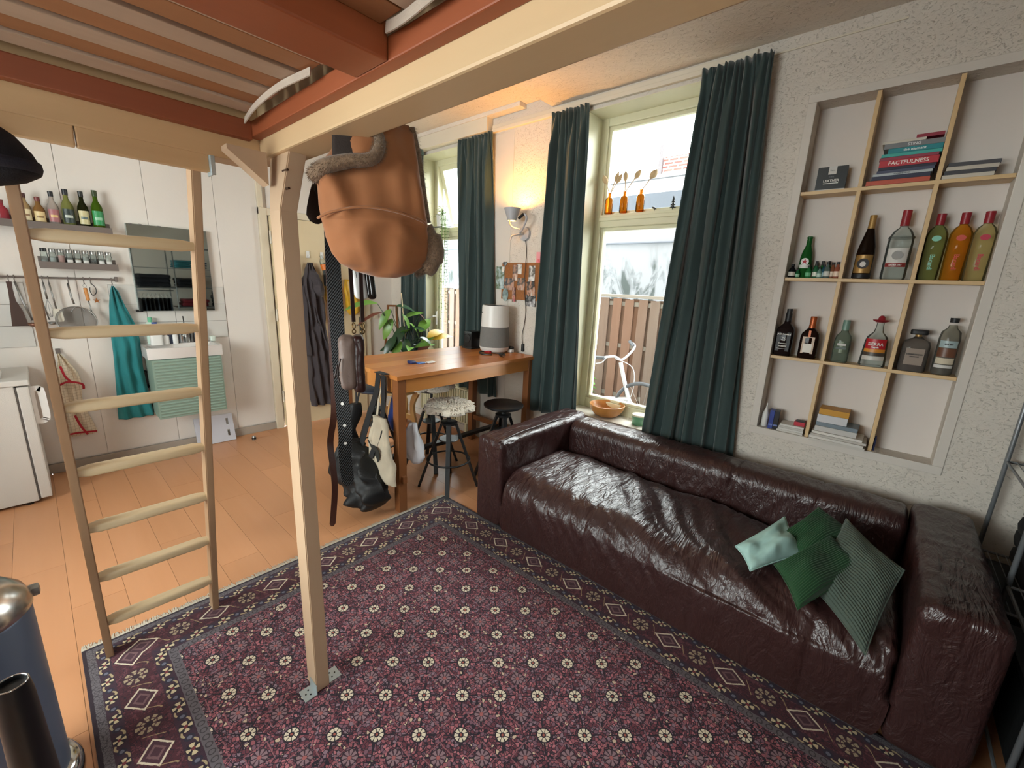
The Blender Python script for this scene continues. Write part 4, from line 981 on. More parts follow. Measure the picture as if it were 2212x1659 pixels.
for b, d, L, w, mi in LV:
    b = Vector(b); tube(bm, smoothpts([c0, (c0+b)/2+Vector((0, 0, .05)), b], 4), .0035, 5, cap=False)
PX(bm, 'stems', lm4)['kind'] = 'stuff'
bm = new(); tube(bm, [(3.9, -2.68, .8), (3.9, -2.615, 1.47)], .006, 8); PX(bm, 'cane', rungw)
hp = thing('trailing_plant', 'trailing string plant in a white pot hanging in the far window', 'plant', (3.86, -3.13, 2.18))
HX = lambda bm, n, m, **k: obj(n, bm, m, hp, world=True, **k)
bm = new(); lathe(bm, [(0, 0), (.05, 0), (.06, .12), (.055, .12), (.05, .02), (0, .02)], 20, c=(3.87, -3.13, 2.19), cap=False); HX(bm, 'pot', whitep, smooth=50)
bm = new(); box(bm, (3.80, -3.19, 2.178), (3.94, -3.08, 2.19), .002); HX(bm, 'shelf_bracket', steel)
bm = new(); bl = new(); rn = random.Random(8)
for k in range(15):
    x = 3.80+rn.uniform(-.05, .04); y = -3.1+rn.uniform(-.03, .03); L = rn.uniform(.4, 1.15) if k > 4 else .2; pts = [Vector((3.86, -3.13, 2.31)), Vector((x, y, 2.33+rn.uniform(-.02, .06))), Vector((x-.03, y+.01, 2.2))]
    z = 2.2; xx = x-.03
    while z > 2.2-L: z -= .1; xx += rn.uniform(-.012, .012); pts.append(Vector((xx, y+.01, z)))
    P_ = smoothpts(pts, 3); tube(bm, P_, .0014, 4, cap=False)
    for i, p in enumerate(P_[4:]):
        for s in (1,):
            a = rn.uniform(0, 6.28); leaf(bl, p, (math.cos(a), math.sin(a), rn.uniform(-.3, .4)), .022, .018, .2, 3)
for k in range(60):
    a = rn.uniform(0, 6.28); r = rn.uniform(0, .06); leaf(bl, (3.85+r*math.cos(a), -3.12+r*math.sin(a), 2.32+rn.uniform(-.05, .07)), (math.cos(a), math.sin(a), .5), .04, .015, .4, 3)
HX(bm, 'vine', lm1)['kind'] = 'stuff'; HX(bl, 'small_leaves', plain('vine_leaf', '#8a9a5a', .5, vary=.3))['kind'] = 'stuff'
# leaning wooden frame behind the plant
lf = thing('leaning_frame', 'slim wooden picture frame leaning in the far corner behind the plant', 'frame', (4.5, -2.93, 0))
for p, q in (((4.50, -2.70, .002), (4.60, -2.895, 1.29)), ((4.44, -2.94, .002), (4.56, -2.985, 1.29)), ((4.60, -2.88, 1.29), (4.565, -2.99, 1.29)), ((4.505, -2.71, .04), (4.45, -2.94, .04))):
    bm = new(); obox(bm, p, q, .02, .02); obj('bar', bm, tablel, lf, world=True)
# ---------------------------------------------------------------- shelf unit in the niche
NB = YW-.128; SF = YW-.004
nu = thing('niche_shelving', 'bare pine shelf boards and dividers fitted in the wall niche', 'shelf', (.1, NB, NZ[0]))
for z, nm in ((1.233, 0), (1.698, 0), (2.168, 0)):
    bm = new(); box(bm, (NX[0]+.001, NB, z), (NX[1]-.001, SF, z+.018), .0015); obj('shelf_board', bm, pine, nu, world=True)
for x in (.249, -.048):
    zz = [NZ[0]+.001, 1.233, 1.251, 1.698, 1.716, 2.168, 2.186, NZ[1]-.001]
    for a, b in zip(zz[::2], zz[1::2]):
        bm = new(); box(bm, (x-.009, NB, a), (x+.009, SF, b), .0015); obj('divider', bm, pinez, nu, world=True)
Z1, Z2, Z3, Z0 = 2.187, 1.717, 1.252, NZ[0]+.001
YB = -3.06
clear = thinglass('clear_bottle_glass', '#eef2f0', .8, .10, '#c9d0cc')
def tglass(nm, tint, body=.35, bc=None, refl=.7): return thinglass(nm, tint, refl, body, bc or tint)
def bottle(lab, x, z, prof, mat, parts=(), y=YB, sx=1, sy=1, sq=0, n=28, rz=0, nm='bottle', cat='bottle', group='spirit bottles in the wall niche', axis=None):
    b = thing(nm, lab, cat, (x, y, z+.0005), PI+rz if axis is None else axis, group)
    bm = new(); lathe(bm, prof, n, sx=sx, sy=sy, sq=sq); obj('glass_body', bm, mat, b, smooth=50)
    for p in parts:
        k = p[0]
        if k == 'lathe':      # name, profile, material
            bm = new(); lathe(bm, p[2], n, sx=p[4] if len(p) > 4 else 1, sy=p[5] if len(p) > 5 else 1, sq=p[6] if len(p) > 6 else 0); obj(p[1], bm, p[3], b, smooth=50)
        elif k == 'wrap':     # name, z0, z1, r, half angle, material
            _, nme, z0, z1, r, ha, m = p[:7]; sxx = p[7] if len(p) > 7 else 1; syy = p[8] if len(p) > 8 else 1
            bm = new(); sheet(bm, lambda u, v: Vector((r*math.sin((2*u-1)*ha)*sxx, -r*math.cos((2*u-1)*ha)*syy, z0+(z1-z0)*v)), 14, 2, thick=.0006); obj(nme, bm, m, b, smooth=50)
        elif k == 'flat':     # name, x half width, z0, z1, y front, material, round
            _, nme, hw, z0, z1, yf, m = p[:7]
            if len(p) > 7: bm = new(); lathe(bm, [(1, 0), (1, .001)], 24); bm.transform(Matrix.Translation((0, -yf, (z0+z1)/2)) @ Matrix.Diagonal((hw, 1, (z1-z0)/2, 1)) @ Matrix.Rotation(PI/2, 4, 'X'))
            else: bm = new(); box(bm, (-hw, -yf, z0), (hw, -yf-.001, z1), .0003)
            obj(nme, bm, m, b)
        elif k == 'text':     # string, size, z, y front, material, bend, rot
            _, s, size, zc, yf, m = p[:6]; be = p[6] if len(p) > 6 else 0; ro = p[7] if len(p) > 7 else 0
            bm = text_bm(s, size, .0004, bend=0 if ro else be, bold=.0004)
            if ro: bm.transform(Matrix.Rotation(ro, 4, 'Y'))
            bm.transform(Matrix.Translation((0, -yf-.0014, zc))); obj('lettering', bm, m, b)
    return b
C = lambda nm, c, r=.4, m=0, **k: plain(nm, c, r, m, vary=.05, **k)
redc = C('red_screw_cap', '#8f1c28', .35); blk = C('black_label', '#17171a', .5); gold = C('gold_foil', '#a8834a', .4, .4); paper = C('cream_paper_label', '#cfc3ab', .7); wpap = C('white_paper_label', '#d3d0cb', .7); wink = C('white_ink', '#e3e0da', .6); dink = C('dark_ink', '#2c2624', .6); rink = C('red_ink', '#b32836', .6)
# row 2, left: green beer bottle and miniatures
gg = tglass('green_beer_glass', '#2f8a3c', .45, '#2f7a38')
bottle('tall green beer bottle with red star standing behind the miniatures', .435, Z2, [(0, 0), (.028, 0), (.031, .005), (.031, .11), (.026, .145), (.0135, .185), (.0125, .22), (.014, .225), (.014, .232), (0, .232)], gg, [('wrap', 'neck_label', .055, .075, .0316, .9, C('white_band', '#dfe3dc')), ('flat', 'white_star_backing', .02, .072, .112, .0315, C('star_white', '#e3e3df'), 1), ('lathe', 'crown_cap', [(.0145, .226), (.015, .232), (.012, .235), (0, .235)], C('green_cap', '#1f5a2a'))], y=-3.085)
star = [Vector((math.sin(i*PI/5)*(.017 if i % 2 == 0 else .007), 0, math.cos(i*PI/5)*(.017 if i % 2 == 0 else .007))) for i in range(10)]
bm = new(); loft(bm, [[p+Vector((.435, -3.085+.0335, Z2+.093)) for p in star], [p+Vector((.435, -3.085+.0345, Z2+.093)) for p in star]]); obj('red_star', bm, rink, bpy.data.objects['bottle'], world=True)
mini = [(.486, .078, '#1c1e22', '#c9c5ba', .018, 'miniature bottle with black cap at the far left of the row'), (.46, .05, '#2f7d4c', '#8fc0a0', .014, None), (.405, .07, '#2c8b4a', '#5fae7c', .015, None), (.372, .082, '#3a7c58', '#d9dcd0', .015, None), (.352, .06, '#8db6a8', '#b9d4c8', .013, None), (.336, .075, '#3f6f86', '#8fb4c0', .013, None), (.318, .09, '#70847f', '#c9ccc6', .015, None), (.295, .088, '#a5694a', '#d8c4ae', .015, None), (.272, .09, '#b06a52', '#dcc7b4', .0145, None)]
gmini = 'miniature liquor bottles in the niche'
for k, (x, h, c, lc, r, lab) in enumerate(mini):
    lab = ['tiny bottle with black cap and pale label, farthest left of the miniatures', 'tiny short green miniature in front of the green beer bottle', 'tiny green miniature right beside the green beer bottle', 'tiny green miniature with white label, fourth in the row', 'shortest pale teal miniature in the middle of the row', 'tiny blue-green miniature in the middle of the row', 'tiny grey-white miniature left of the two brown ones', 'left one of the two brown miniatures by the divider', 'right one of the two brown miniatures, touching the divider'][k]
    b = thing('miniature_bottle', lab, 'bottle', (x, -3.05+(.0 if k % 2 else .012), Z2), PI, gmini)
    cm_ = tglass('mini_glass_%d' % k, c, .55)
    bm = new(); lathe(bm, [(0, 0), (r, 0), (r*1.05, .003), (r*1.05, h*.55), (r*.5, h*.72), (r*.42, h*.85), (0, h*.85)], 18); obj('glass_body', bm, cm_, b, smooth=50)
    bm = new(); lathe(bm, [(r*.5, h*.84), (r*.52, h), (0, h)], 14); obj('cap', bm, blk, b, smooth=50)
    bm = new(); sheet(bm, lambda u, v: Vector((r*1.08*math.sin((2*u-1)*1.1), -r*1.08*math.cos((2*u-1)*1.1), h*(.12+.3*v))), 8, 1, thick=.0004); obj('label', bm, C('mini_label_%d' % k, lc), b)
for k in range(4):
    b = thing('miniature_bottle', 'tiny dark-capped miniature in the back row, %s' % ['right behind the green beer bottle', 'second from the beer bottle', 'third from the beer bottle', 'nearest the divider'][k], 'bottle', (.41-.03*k, -3.10, Z2), PI, gmini)
    bm = new(); lathe(bm, [(0, 0), (.012, 0), (.0125, .06), (.006, .075), (0, .075)], 14); obj('glass_body', bm, MATS['mini_glass_2'], b, smooth=50); bm = new(); lathe(bm, [(.0068, .074), (.0068, .098), (0, .098)], 12); obj('cap', bm, blk, b, smooth=50)
# row 2 middle
bottle('tall dark bottle with gold neck foil and gold label, left in the middle compartment', .165, Z2, [(0, 0), (.036, 0), (.040, .006), (.040, .135), (.036, .17), (.024, .225), (.015, .265), (.0135, .31), (0, .31)], tglass('dark_brown_glass', '#2a1a14', .75, '#22160f'), [('lathe', 'neck_foil', [(.0162, .262), (.0145, .30), (.0155, .325), (.014, .33), (0, .33)], gold), ('wrap', 'label', .03, .125, .0405, 1.1, gold), ('flat', 'round_emblem', .026, .052, .106, .0405, dink, 1), ('flat', 'emblem_figure', .013, .062, .09, .0418, wpap, 1), ('lathe', 'foot_band', [(.0403, .004), (.0407, .012), (.0407, .024), (.0403, .026)], blk)], group='spirit bottles in the wall niche')
bottle('large clear bottle with red cap and oval white label in the middle niche compartment', .033, Z2, [(0, 0), (.048, 0), (.052, .008), (.052, .185), (.050, .215), (.036, .245), (.017, .262), (.015, .285), (0, .285)], clear, [('lathe', 'cap', [(.0185, .268), (.0185, .345), (0, .345)], redc), ('wrap', 'label', .08, .155, .0528, .85, wpap), ('wrap', 'red_band', .062, .082, .0534, .85, C('red_label_band', '#8e2a2a')), ('text', 'EXTRA DRY', .010, .072, .0535, wink, .05), ('flat', 'label_emblem', .022, .098, .142, .0535, C('grey_emblem', '#8f8c88'), 1), ('lathe', 'shoulder_ring', [(.0523, .205), (.0535, .21), (.0523, .215)], clear)])
# row 2 right: three flavoured bottles
for x, tint, body, ink, lab in ((-.098, '#dcdfbe', .16, '#7dc0a8', 'yellow-green liqueur bottle with red cap, left of the three alike'), (-.183, '#f0c878', .28, '#c44a3c', 'orange liqueur bottle with red cap, middle of the three alike'), (-.262, '#f0ead2', .15, '#b83048', 'pale liqueur bottle with pink lettering, right of the three alike')):
    bottle(lab, x, Z2, [(0, 0), (.036, 0), (.0395, .006), (.041, .10), (.042, .19), (.040, .222), (.03, .247), (.0155, .262), (.014, .28), (0, .28)], tglass('liqueur_'+ink[1:], tint, body, {'#dcdfbe': '#a3ab70', '#f0c878': '#d8922c', '#f0ead2': '#d2c68c'}[tint]), [('lathe', 'cap', [(.0165, .265), (.0175, .318), (0, .318)], redc), ('text', 'Bacardi', .026, .085, .041, C('liqueur_ink_'+ink[1:], ink), 0, PI/2), ('flat', 'emblem', .017, .185, .212, .0425, C('emblem_'+ink[1:], ink), 1)])
# row 3
bottle('square dark whiskey bottle with black label at the left end of the row', .462, Z3, [(0, 0), (.042, 0), (.045, .005), (.045, .158), (.040, .17), (.018, .195), (.015, .215), (0, .215)], tglass('dark_spirit_glass', '#3a2a26', .6, '#2a1f1e'), [('lathe', 'cap', [(.017, .205), (.0175, .25), (.0145, .262), (.0155, .282), (0, .282)], blk), ('flat', 'label', .036, .028, .142, .0435, blk), ('text', "JACK DANIEL'S", .0105, .13, .0445, wink), ('text', 'Old', .011, .108, .0445, wink), ('text', 'No.7', .011, .095, .0445, wink), ('text', 'Tennessee', .010, .075, .0445, wink), ('text', 'WHISKEY', .0105, .058, .0445, wink), ('flat', 'border_line', .03, .042, .0432, .0446, wink)], sq=.45)
bottle('dark square-shouldered bottle with copper neck and cream label', .335, Z3, [(0, 0), (.044, 0), (.047, .006), (.047, .12), (.043, .145), (.028, .165), (.015, .18), (0, .18)], tglass('orange_liqueur_brown', '#2f1a12', .8, '#241612'), [('lathe', 'neck_foil', [(.019, .165), (.016, .2), (.0165, .24), (.0145, .246), (0, .246)], C('copper_foil', '#a8562c', .35, .5)), ('flat', 'label', .03, .03, .128, .0453, C('beige_label', '#c4a78e')), ('flat', 'label_picture', .022, .036, .088, .0464, C('label_scene', '#ded6ca')), ('flat', 'ribbon', .006, .128, .165, .0448, C('copper_ribbon', '#a8562c', .4, .3))], sq=.4)
bottle('small clear square bottle with grey-green cap and label', .178, Z3, [(0, 0), (.036, 0), (.039, .005), (.039, .125), (.034, .15), (.019, .17), (.0145, .185), (0, .185)], tglass('grey_green_glass', '#c9d3c8', .3, '#8f9a8c'), [('lathe', 'cap', [(.0165, .18), (.017, .225), (.0155, .238), (0, .238)], C('sage_cap', '#6f8f82')), ('wrap', 'label', .055, .12, .0396, 1.0, C('sage_label', '#7d8a72'), 1, 1), ('flat', 'label_line', .024, .075, .088, .0402, C('dark_sage', '#3d4a40')), ('flat', 'liquid_tint', .02, .095, .108, .0402, wpap)], sq=.35)
bottle('clear tequila bottle with red sombrero cap and red label', .033, Z3, [(0, 0), (.056, 0), (.059, .006), (.052, .10), (.050, .135), (.044, .16), (.022, .185), (.0165, .21), (.0155, .24), (0, .24)], clear, [('lathe', 'sombrero_cap', [(.0, .238), (.02, .238), (.034, .246), (.037, .252), (.034, .252), (.02, .246), (.0165, .252), (.013, .268), (.006, .275), (0, .276)], redc), ('wrap', 'red_label', .095, .15, .0525, .95, C('tequila_red', '#b3202c')), ('wrap', 'orange_band', .078, .096, .0545, .95, C('tequila_orange', '#cf8a33')), ('wrap', 'dark_band', .06, .078, .0558, .95, C('tequila_dark', '#4a4038')), ('wrap', 'clear_band', .035, .058, .0575, .95, C('tequila_pale', '#c9c4bc')), ('text', 'SIERRA', .0225, .122, .0535, wink, .05), ('text', 'Tequila', .011, .106, .0537, wink, .05)])
bottle('low square amaretto bottle with wide black cap', -.128, Z3, [(0, 0), (.052, 0), (.055, .005), (.055, .135), (.050, .155), (.024, .17), (.013, .18), (0, .18)], tglass('clear_amaretto_glass', '#cfc9c2', .3, '#8f8780'), [('lathe', 'liquid', [(.0, .004), (.0535, .004), (.0535, .095), (0, .095)], C('dark_red_liquid', '#2f0f12', .15), 1, 1, .5), ('lathe', 'neck', [(.0135, .175), (.0135, .19), (0, .19)], gold), ('lathe', 'cap', [(.033, .19), (.035, .194), (.035, .212), (.032, .215), (0, .215)], blk, 1, .7, .5), ('flat', 'label', .036, .035, .12, .054, C('taupe_label', '#8b7a6c')), ('text', 'DISARONNO', .0105, .09, .055, dink), ('text', 'ORIGINALE', .007, .078, .055, dink)], sq=.5)
bottle('tall rum bottle with brown label and black cap at the right end of the row', -.243, Z3, [(0, 0), (.037, 0), (.040, .005), (.040, .185), (.036, .215), (.019, .235), (.015, .25), (0, .25)], tglass('pale_rum_glass', '#dcdcd4', .3, '#9a968c'), [('lathe', 'cap', [(.0165, .262), (.0175, .285), (0, .285)], blk), ('lathe', 'dark_liquid', [(.0, .003), (.0385, .003), (.0385, .035), (0, .035)], C('dark_rum', '#241416', .2)), ('wrap', 'pale_band', .035, .05, .0404, 1.0, wpap), ('wrap', 'cream_label', .055, .085, .0406, .95, paper), ('wrap', 'brown_label', .09, .135, .0406, 1.0, C('brown_label', '#6d4632')), ('wrap', 'blue_label', .138, .172, .0406, .9, C('grey_blue_label', '#9fb2b4')), ('text', 'SPICED', .010, .155, .041, dink, .04)])
# top row
bk_ = lambda *a, **k: None
lb = thing('leather_care_box', 'black boxed leather care kit standing alone on the top left shelf', 'box', (.388, -3.075, Z1), PI+.05)
bm = new(); box(bm, (-.068, -.022, .012), (.068, .022, .128), .001); obj('box', bm, C('black_card', '#16181a', .4), lb)
bm = new(); box(bm, (-.068, -.0225, 0), (.068, .0225, .012), .0005); obj('white_base', bm, wpap, lb)
bm = new(); box(bm, (-.018, -.0232, .088), (.018, -.0218, .128)); obj('white_patch', bm, wpap, lb)
bm = put(text_bm('LEATHER', .0175, .0004, bold=.0004), (0, -.0232, .055)); obj('lettering', bm, wink, lb)
bm = put(text_bm('100%', .010, .0004), (0, -.0232, .075)); obj('lettering', bm, C('grey_ink', '#7d8084'), lb)
bm = new(); box(bm, (-.034, -.0232, .04), (.034, -.0222, .044)); obj('underline', bm, wink, lb)
bm = put(text_bm('Pelco', .010, .0004), (0, -.0242, .108)); obj('lettering', bm, dink, lb)
def book(lab, x0, x1, z0, h, col, y0=-3.015, d=.105, rz=0, title=None, tcol=None, tsz=None, group=None, page='#cfc6b4', cat='book', nm='book'):
    """book lying flat, spine to the room"""
    cx = (x0+x1)/2; w = abs(x1-x0)/2; b = thing(nm, lab, cat, (cx, y0-d/2, z0), PI+rz, group); m = C('cover_'+col[1:], col, .5); c = .0018
    bm = new(); box(bm, (-w, -d/2, 0), (w, d/2, c)); box(bm, (-w, -d/2, h-c), (w, d/2, h)); box(bm, (-w, -d/2-.001, 0), (w, -d/2+c, h), .0008); obj('cover', bm, m, b)
    bm = new(); box(bm, (-w+.003, -d/2+c, c), (w-.003, d/2-.003, h-c)); obj('pages', bm, C('pages_'+page[1:], page, .9), b)
    if title:
        bm = put(text_bm(title, tsz or h*.8, .0003, bold=.0003), (0, -d/2-.0014, h/2)); obj('lettering', bm, C('title_'+(tcol or '#e8e2da')[1:], tcol or '#e8e2da'), b)
    return b
G1 = 'stack of books in the top middle niche compartment'
zz = Z1
for lab, x0, x1, h, col, ti, tc in (
    ('bottom orange-red hardback of the stack in the top middle niche', .226, -.018, .022, '#b3482f', None, None),
    ('navy paperback second from the bottom of the stack', .208, -.015, .019, '#22263f', None, None),
    ('thin grey-blue magazine third from the bottom of the stack', .203, -.022, .012, '#aab0b4', 'GOODBYE THINGS', '#3c4148'),
    ('thin dark paperback right below the red book', .19, -.027, .014, '#3a3f58', None, None),
    ('dark navy paperback directly under the red lettered book', .188, -.028, .013, '#1e1d33', None, None),
    ('bright red book with white block lettering on its spine', .188, -.033, .032, '#b32230', 'FACTFULNESS', '#f0e8e0'),
    ('dark red paperback resting on the lettered red book', .19, -.03, .014, '#8c2b42', None, None),
    ('pale turquoise paperback in the stack', .188, -.036, .015, '#3fa79e', None, None),
    ('teal book with white spine lettering in the stack', .165, -.036, .023, '#0f8088', 'the element', '#dfe8e6'),
    ('grey paperback with white lettering near the top of the stack', .184, -.042, .023, '#77797c', 'STING', '#dcdcdc')):
    book(lab, x0, x1, zz, h, col, title=ti, tcol=tc, tsz=h*.75 if h > .015 else h*.6, group=G1, y0=-3.005, d=.12, rz=random.uniform(-.03, .03)); zz += h+.0004
book('thin white paperback on top of the stack', .192, .03, zz, .012, '#c9c2b4', group=G1, y0=-3.005, d=.11)
book('dark red paperback on top of the stack at the right', .068, -.032, zz+.0124, .016, '#8e1f35', group=G1, y0=-3.01, d=.11)
G2 = 'notebooks stacked on the top right shelf'
for k in range(4):
    book(['lowest grey-edged notebook of the top right stack', 'second lowest notebook of the top right stack', 'third notebook from the bottom of the top right stack', 'topmost notebook of the top right stack'][k], -.060-.003*k, -.232-.003*k, Z1+.0175*k, .017, ['#c4bcae', '#3d3d42', '#bdb5a8', '#4b4a4e'][k], group=G2, y0=-3.01, d=.115, rz=.02*k, page='#b8b0a4')
# bottom row
tu = thing('glue_tube', 'small white tube with tapered tip at the left end of the bottom shelf', 'tube', (.485, -3.05, Z0), PI); bm = new(); lathe(bm, [(0, 0), (.017, 0), (.018, .004), (.018, .08), (.012, .1), (.006, .118), (.003, .15), (0, .15)], 20); obj('body', bm, whitep, tu, smooth=50)
for x, lab, col in ((.447, 'blue rectangular carton standing next to the white tube', '#2a3f8f'), (.420, 'black rectangular carton standing beside the blue one', '#1a1b22')):
    b = thing('small_box', lab, 'box', (x, -3.045, Z0), PI+.1); bm = new(); box(bm, (-.013, -.03, 0), (.013, .03, .118), .002); obj('carton', bm, C('carton_'+col[1:], col, .4), b); bm = new(); box(bm, (-.011, -.031, .02), (.011, -.0298, .03)); obj('label_strip', bm, C('strip_'+col[1:], '#6f7fb8'), b)
G3 = 'white booklets on the bottom left shelf'
for k in range(4): book(['lowest white booklet of the bottom left stack', 'second white booklet from the bottom, left compartment', 'third white booklet from the bottom, left compartment', 'topmost white booklet of the bottom left stack'][k], .405-.004*k, .268, Z0+.0125*k, .012, ['#c9c5bd', '#d2cfc9', '#bdb9b2', '#d6d3cc'][k], group=G3, rz=.015*(k % 2), y0=-3.005, d=.11)
rb = thing('red_box', 'small bright red box on the white booklets by the divider', 'box', (.296, -3.055, Z0+.0505), PI); bm = new(); box(bm, (-.028, -.03, 0), (.028, .03, .024), .002); obj('carton', bm, C('red_carton', '#b5182f', .4), rb); bm = new(); box(bm, (-.022, -.025, .024), (.026, .02, .03), .001); obj('dark_lid', bm, blk, rb)
G4 = 'books and papers piled in the bottom middle compartment'
zz = Z0
for k, (lab, a, b_, h, col, y0, d) in enumerate((
    ('thick white magazine at the bottom of the pile, overhanging the shelf', .232, -.026, .016, '#c2bdb5', -2.955, .16), ('second white magazine of the overhanging pile', .23, -.022, .014, '#cdc9c2', -2.955, .16), ('third pale magazine of the overhanging pile', .228, -.028, .013, '#b6b1aa', -2.96, .155), ('fourth pale magazine of the overhanging pile', .222, -.012, .014, '#d2cec7', -2.965, .15),
    ('thick grey-white paperback on the magazine pile', .215, .02, .030, '#bdbab6', -2.98, .14), ('slate-covered thick book resting on the pile', .212, .018, .022, '#6c7a84', -2.985, .13), ('white thick paperback below the yellow book', .216, .075, .045, '#c9c9cc', -2.99, .13))):
    book(lab, a, b_, zz, h, col, y0=y0, d=d, group=G4, rz=[.02, -.03, .03, -.02, .0, -.03, .04][k], page='#c9c5be'); zz += h+.0005
book('yellow dictionary on top of the bottom middle pile', .212, .072, zz, .034, '#c08a1e', y0=-2.995, d=.12, rz=.02, group=G4)
bb = thing('blue_marker', 'small dark blue marker standing against the right divider', 'marker', (-.063, -3.035, Z0), PI); bm = new(); lathe(bm, [(0, 0), (.0055, 0), (.0055, .07), (.004, .072), (.004, .085), (0, .085)], 12); obj('body', bm, C('marker_blue', '#20306e', .3), bb, smooth=50)

# ---------------------------------------------------------------- things hanging on the loft beam
def blob(bm, rows, fr, folds=0, fa=.0, n=36, noisea=.004, seed=0):
    """rows: (z, u0, u1, depth); fr(u,d,z)->Vector; closed draped volume"""
    rings = []
    for k, (z, u0, u1, dp) in enumerate(rows):
        c, hw = (u0+u1)/2, (u1-u0)/2; q = []
        for i in range(n):
            a = 2*PI*i/n; ca, sa = math.cos(a), math.sin(a); u = c+hw*math.copysign(abs(ca)**.8, ca); d = dp/2*math.copysign(abs(sa)**.8, sa)
            d += fa*math.sin(folds*(u-u0)/max(1e-3, (u1-u0))*2*PI+k*.2)*(1 if sa > 0 else .3)*abs(sa)
            p = Vector((u, d, z)); nn = noise.noise(Vector((u*14+seed, d*14, z*9)))*noisea
            q.append(fr(u, d+nn, z))
        rings.append(q)
    loft(bm, rings); return bm
def interp(rows, k=3):
    out = []
    for a, b in zip(rows, rows[1:]):
        for i in range(k): t = i/k; out.append(tuple(x+(y-x)*t for x, y in zip(a, b)))
    out.append(rows[-1]); return out
def frame(c, ux, uy):
    c, X_ = Vector(c), Vector((ux, uy, 0)).normalized(); N_ = Vector((0, 0, 1)).cross(X_)     # N_ horizontal normal
    if N_.dot(-c) < 0: N_ = -N_
    return lambda u, d, z: c+X_*u+N_*d+Vector((0, 0, z))
suede = cloth('tan_suede', '#9a6138', .85, 40, .15, sheen=.25); furm = plain('brown_fur', '#967a60', .95, vary=.4, scale=120, bump=.6, bscale=300, sheen=.3); darkin = cloth('dark_lining', '#2c211c', .95)
HC = (1.12, -.68, 1.798); hf = frame(HC, -.514, -.857); s_ = .00134
def hp_(px, py, d=0): return hf((px-815)*s_, d, (430-py)*s_)
hat = thing('fur_trimmed_hat', 'big tan suede hat with brown fur trim hanging from the long loft beam', 'hat', HC)
rows = [((430-py)*s_, (a-815)*s_, (b-815)*s_, dp) for py, a, b, dp in ((272, 800, 880, .03), (290, 770, 889, .07), (325, 735, 893, .11), (365, 712, 899, .14), (400, 702, 905, .155), (440, 702, 911, .165), (463, 705, 915, .172), (470, 707, 914, .16), (500, 712, 918, .165), (530, 722, 916, .15), (550, 737, 903, .12), (564, 765, 882, .08), (574, 808, 848, .03))]
bm = new(); blob(bm, interp(rows, 4), hf, noisea=.028, n=56, seed=4); [setattr(v, 'co', v.co+Vector((.857, -.514, 0))*-.010*(max(0, 1-abs(noise.noise(v.co*7))*5))) for v in bm.verts]; obj('suede_body', bm, suede, hat, world=True, smooth=True)
bm = new(); tube(bm, smoothpts([hp_(703, 468, .05), hp_(730, 458, .085), hp_(790, 445, .098), (hp_(850, 448, .092)), hp_(900, 458, .06), hp_(913, 465, .03)]), .0035, 6); obj('seam', bm, suede, hat, world=True, smooth=True)
bm = new(); rn = random.Random(4)
def furtube(bm, pts, rs, dens=60, L=.016):
    P_ = smoothpts(pts, 6); n = len(P_); rr = [rs[0]+(rs[-1]-rs[0])*i/(n-1) if len(rs) == 2 else rs[min(len(rs)-1, int(i*len(rs)/n))] for i in range(n)]
    tube(bm, P_, rr, 12)
    for i in range(n-1):
        d = (P_[i+1]-P_[i]).normalized()
        for k in range(dens):
            v = Vector((rn.gauss(0, 1), rn.gauss(0, 1), rn.gauss(0, 1))); v = (v-d*v.dot(d)).normalized(); p = P_[i].lerp(P_[i+1], rn.random())+v*rr[i]*.9; e = p+v*L*rn.uniform(.4, 1)+Vector((0, 0, -.004))+d*rn.uniform(-.006, .006)
            w = v.cross(d)*.0007; vv = [bm.verts.new(q) for q in (p-w, p+w, e)]; bm.faces.new(vv)
furtube(bm, [hp_(884, 275, 0), hp_(897, 330, 0), hp_(906, 400, 0), hp_(914, 455, 0)], (.010, .013), 60)
furtube(bm, [hp_(914, 462, .0), hp_(926, 490, .0), hp_(929, 520, .0), hp_(918, 548, .0), hp_(890, 562, -.01)], (.018, .03, .032, .026, .012), 130, .012)
furtube(bm, [hp_(700, 392, .04), hp_(722, 378, .075), hp_(765, 366, .085), hp_(805, 358, .088), hp_(820, 335, .08), hp_(818, 300, .05), hp_(808, 278, .03)], (.020, .012), 70, .012)
obj('fur_trim', bm, furm, hat, world=True, smooth=True)['kind'] = 'stuff'
bm = new(); sheet(bm, lambda u, v: hp_(735+75*u, 355-70*v+8*math.sin(u*3), .058-.03*v+.015*math.sin(u*PI)), 10, 8, thick=.004); obj('dark_lining', bm, darkin, hat, world=True, smooth=True)
def cap(lab, c, ux, uy, flip, m, size=1.0, brim=None):
    h = thing('cap', lab, 'cap', c, group=None); f = frame(c, ux, uy)
    bm = new(); rings = []
    for k in range(9):
        a = k/8*PI/2*.98; r = .085*math.cos(a)**.7*size; rings.append([f(math.cos(t_)*r, math.sin(t_)*r*.75, .11*math.sin(a)*size*flip) for t_ in [2*PI*i/28 for i in range(28)]])
    loft(bm, rings); obj('crown', bm, m, h, world=True, smooth=True)
    bm = new(); sheet(bm, lambda u, v: f((u-.5)*.15*size*(1-.15*v*v), .03+.03*(1-(2*u-1)**2), -flip*(.0+.09*size*v*math.sqrt(max(0, 1-(2*u-1)**4)))), 14, 8, thick=.004); obj('brim', bm, m, h, world=True, smooth=True)
    return h
capm = cloth('black_felt', '#121116', .95); capb = cloth('dark_brown_felt', '#2a1a14', .9)
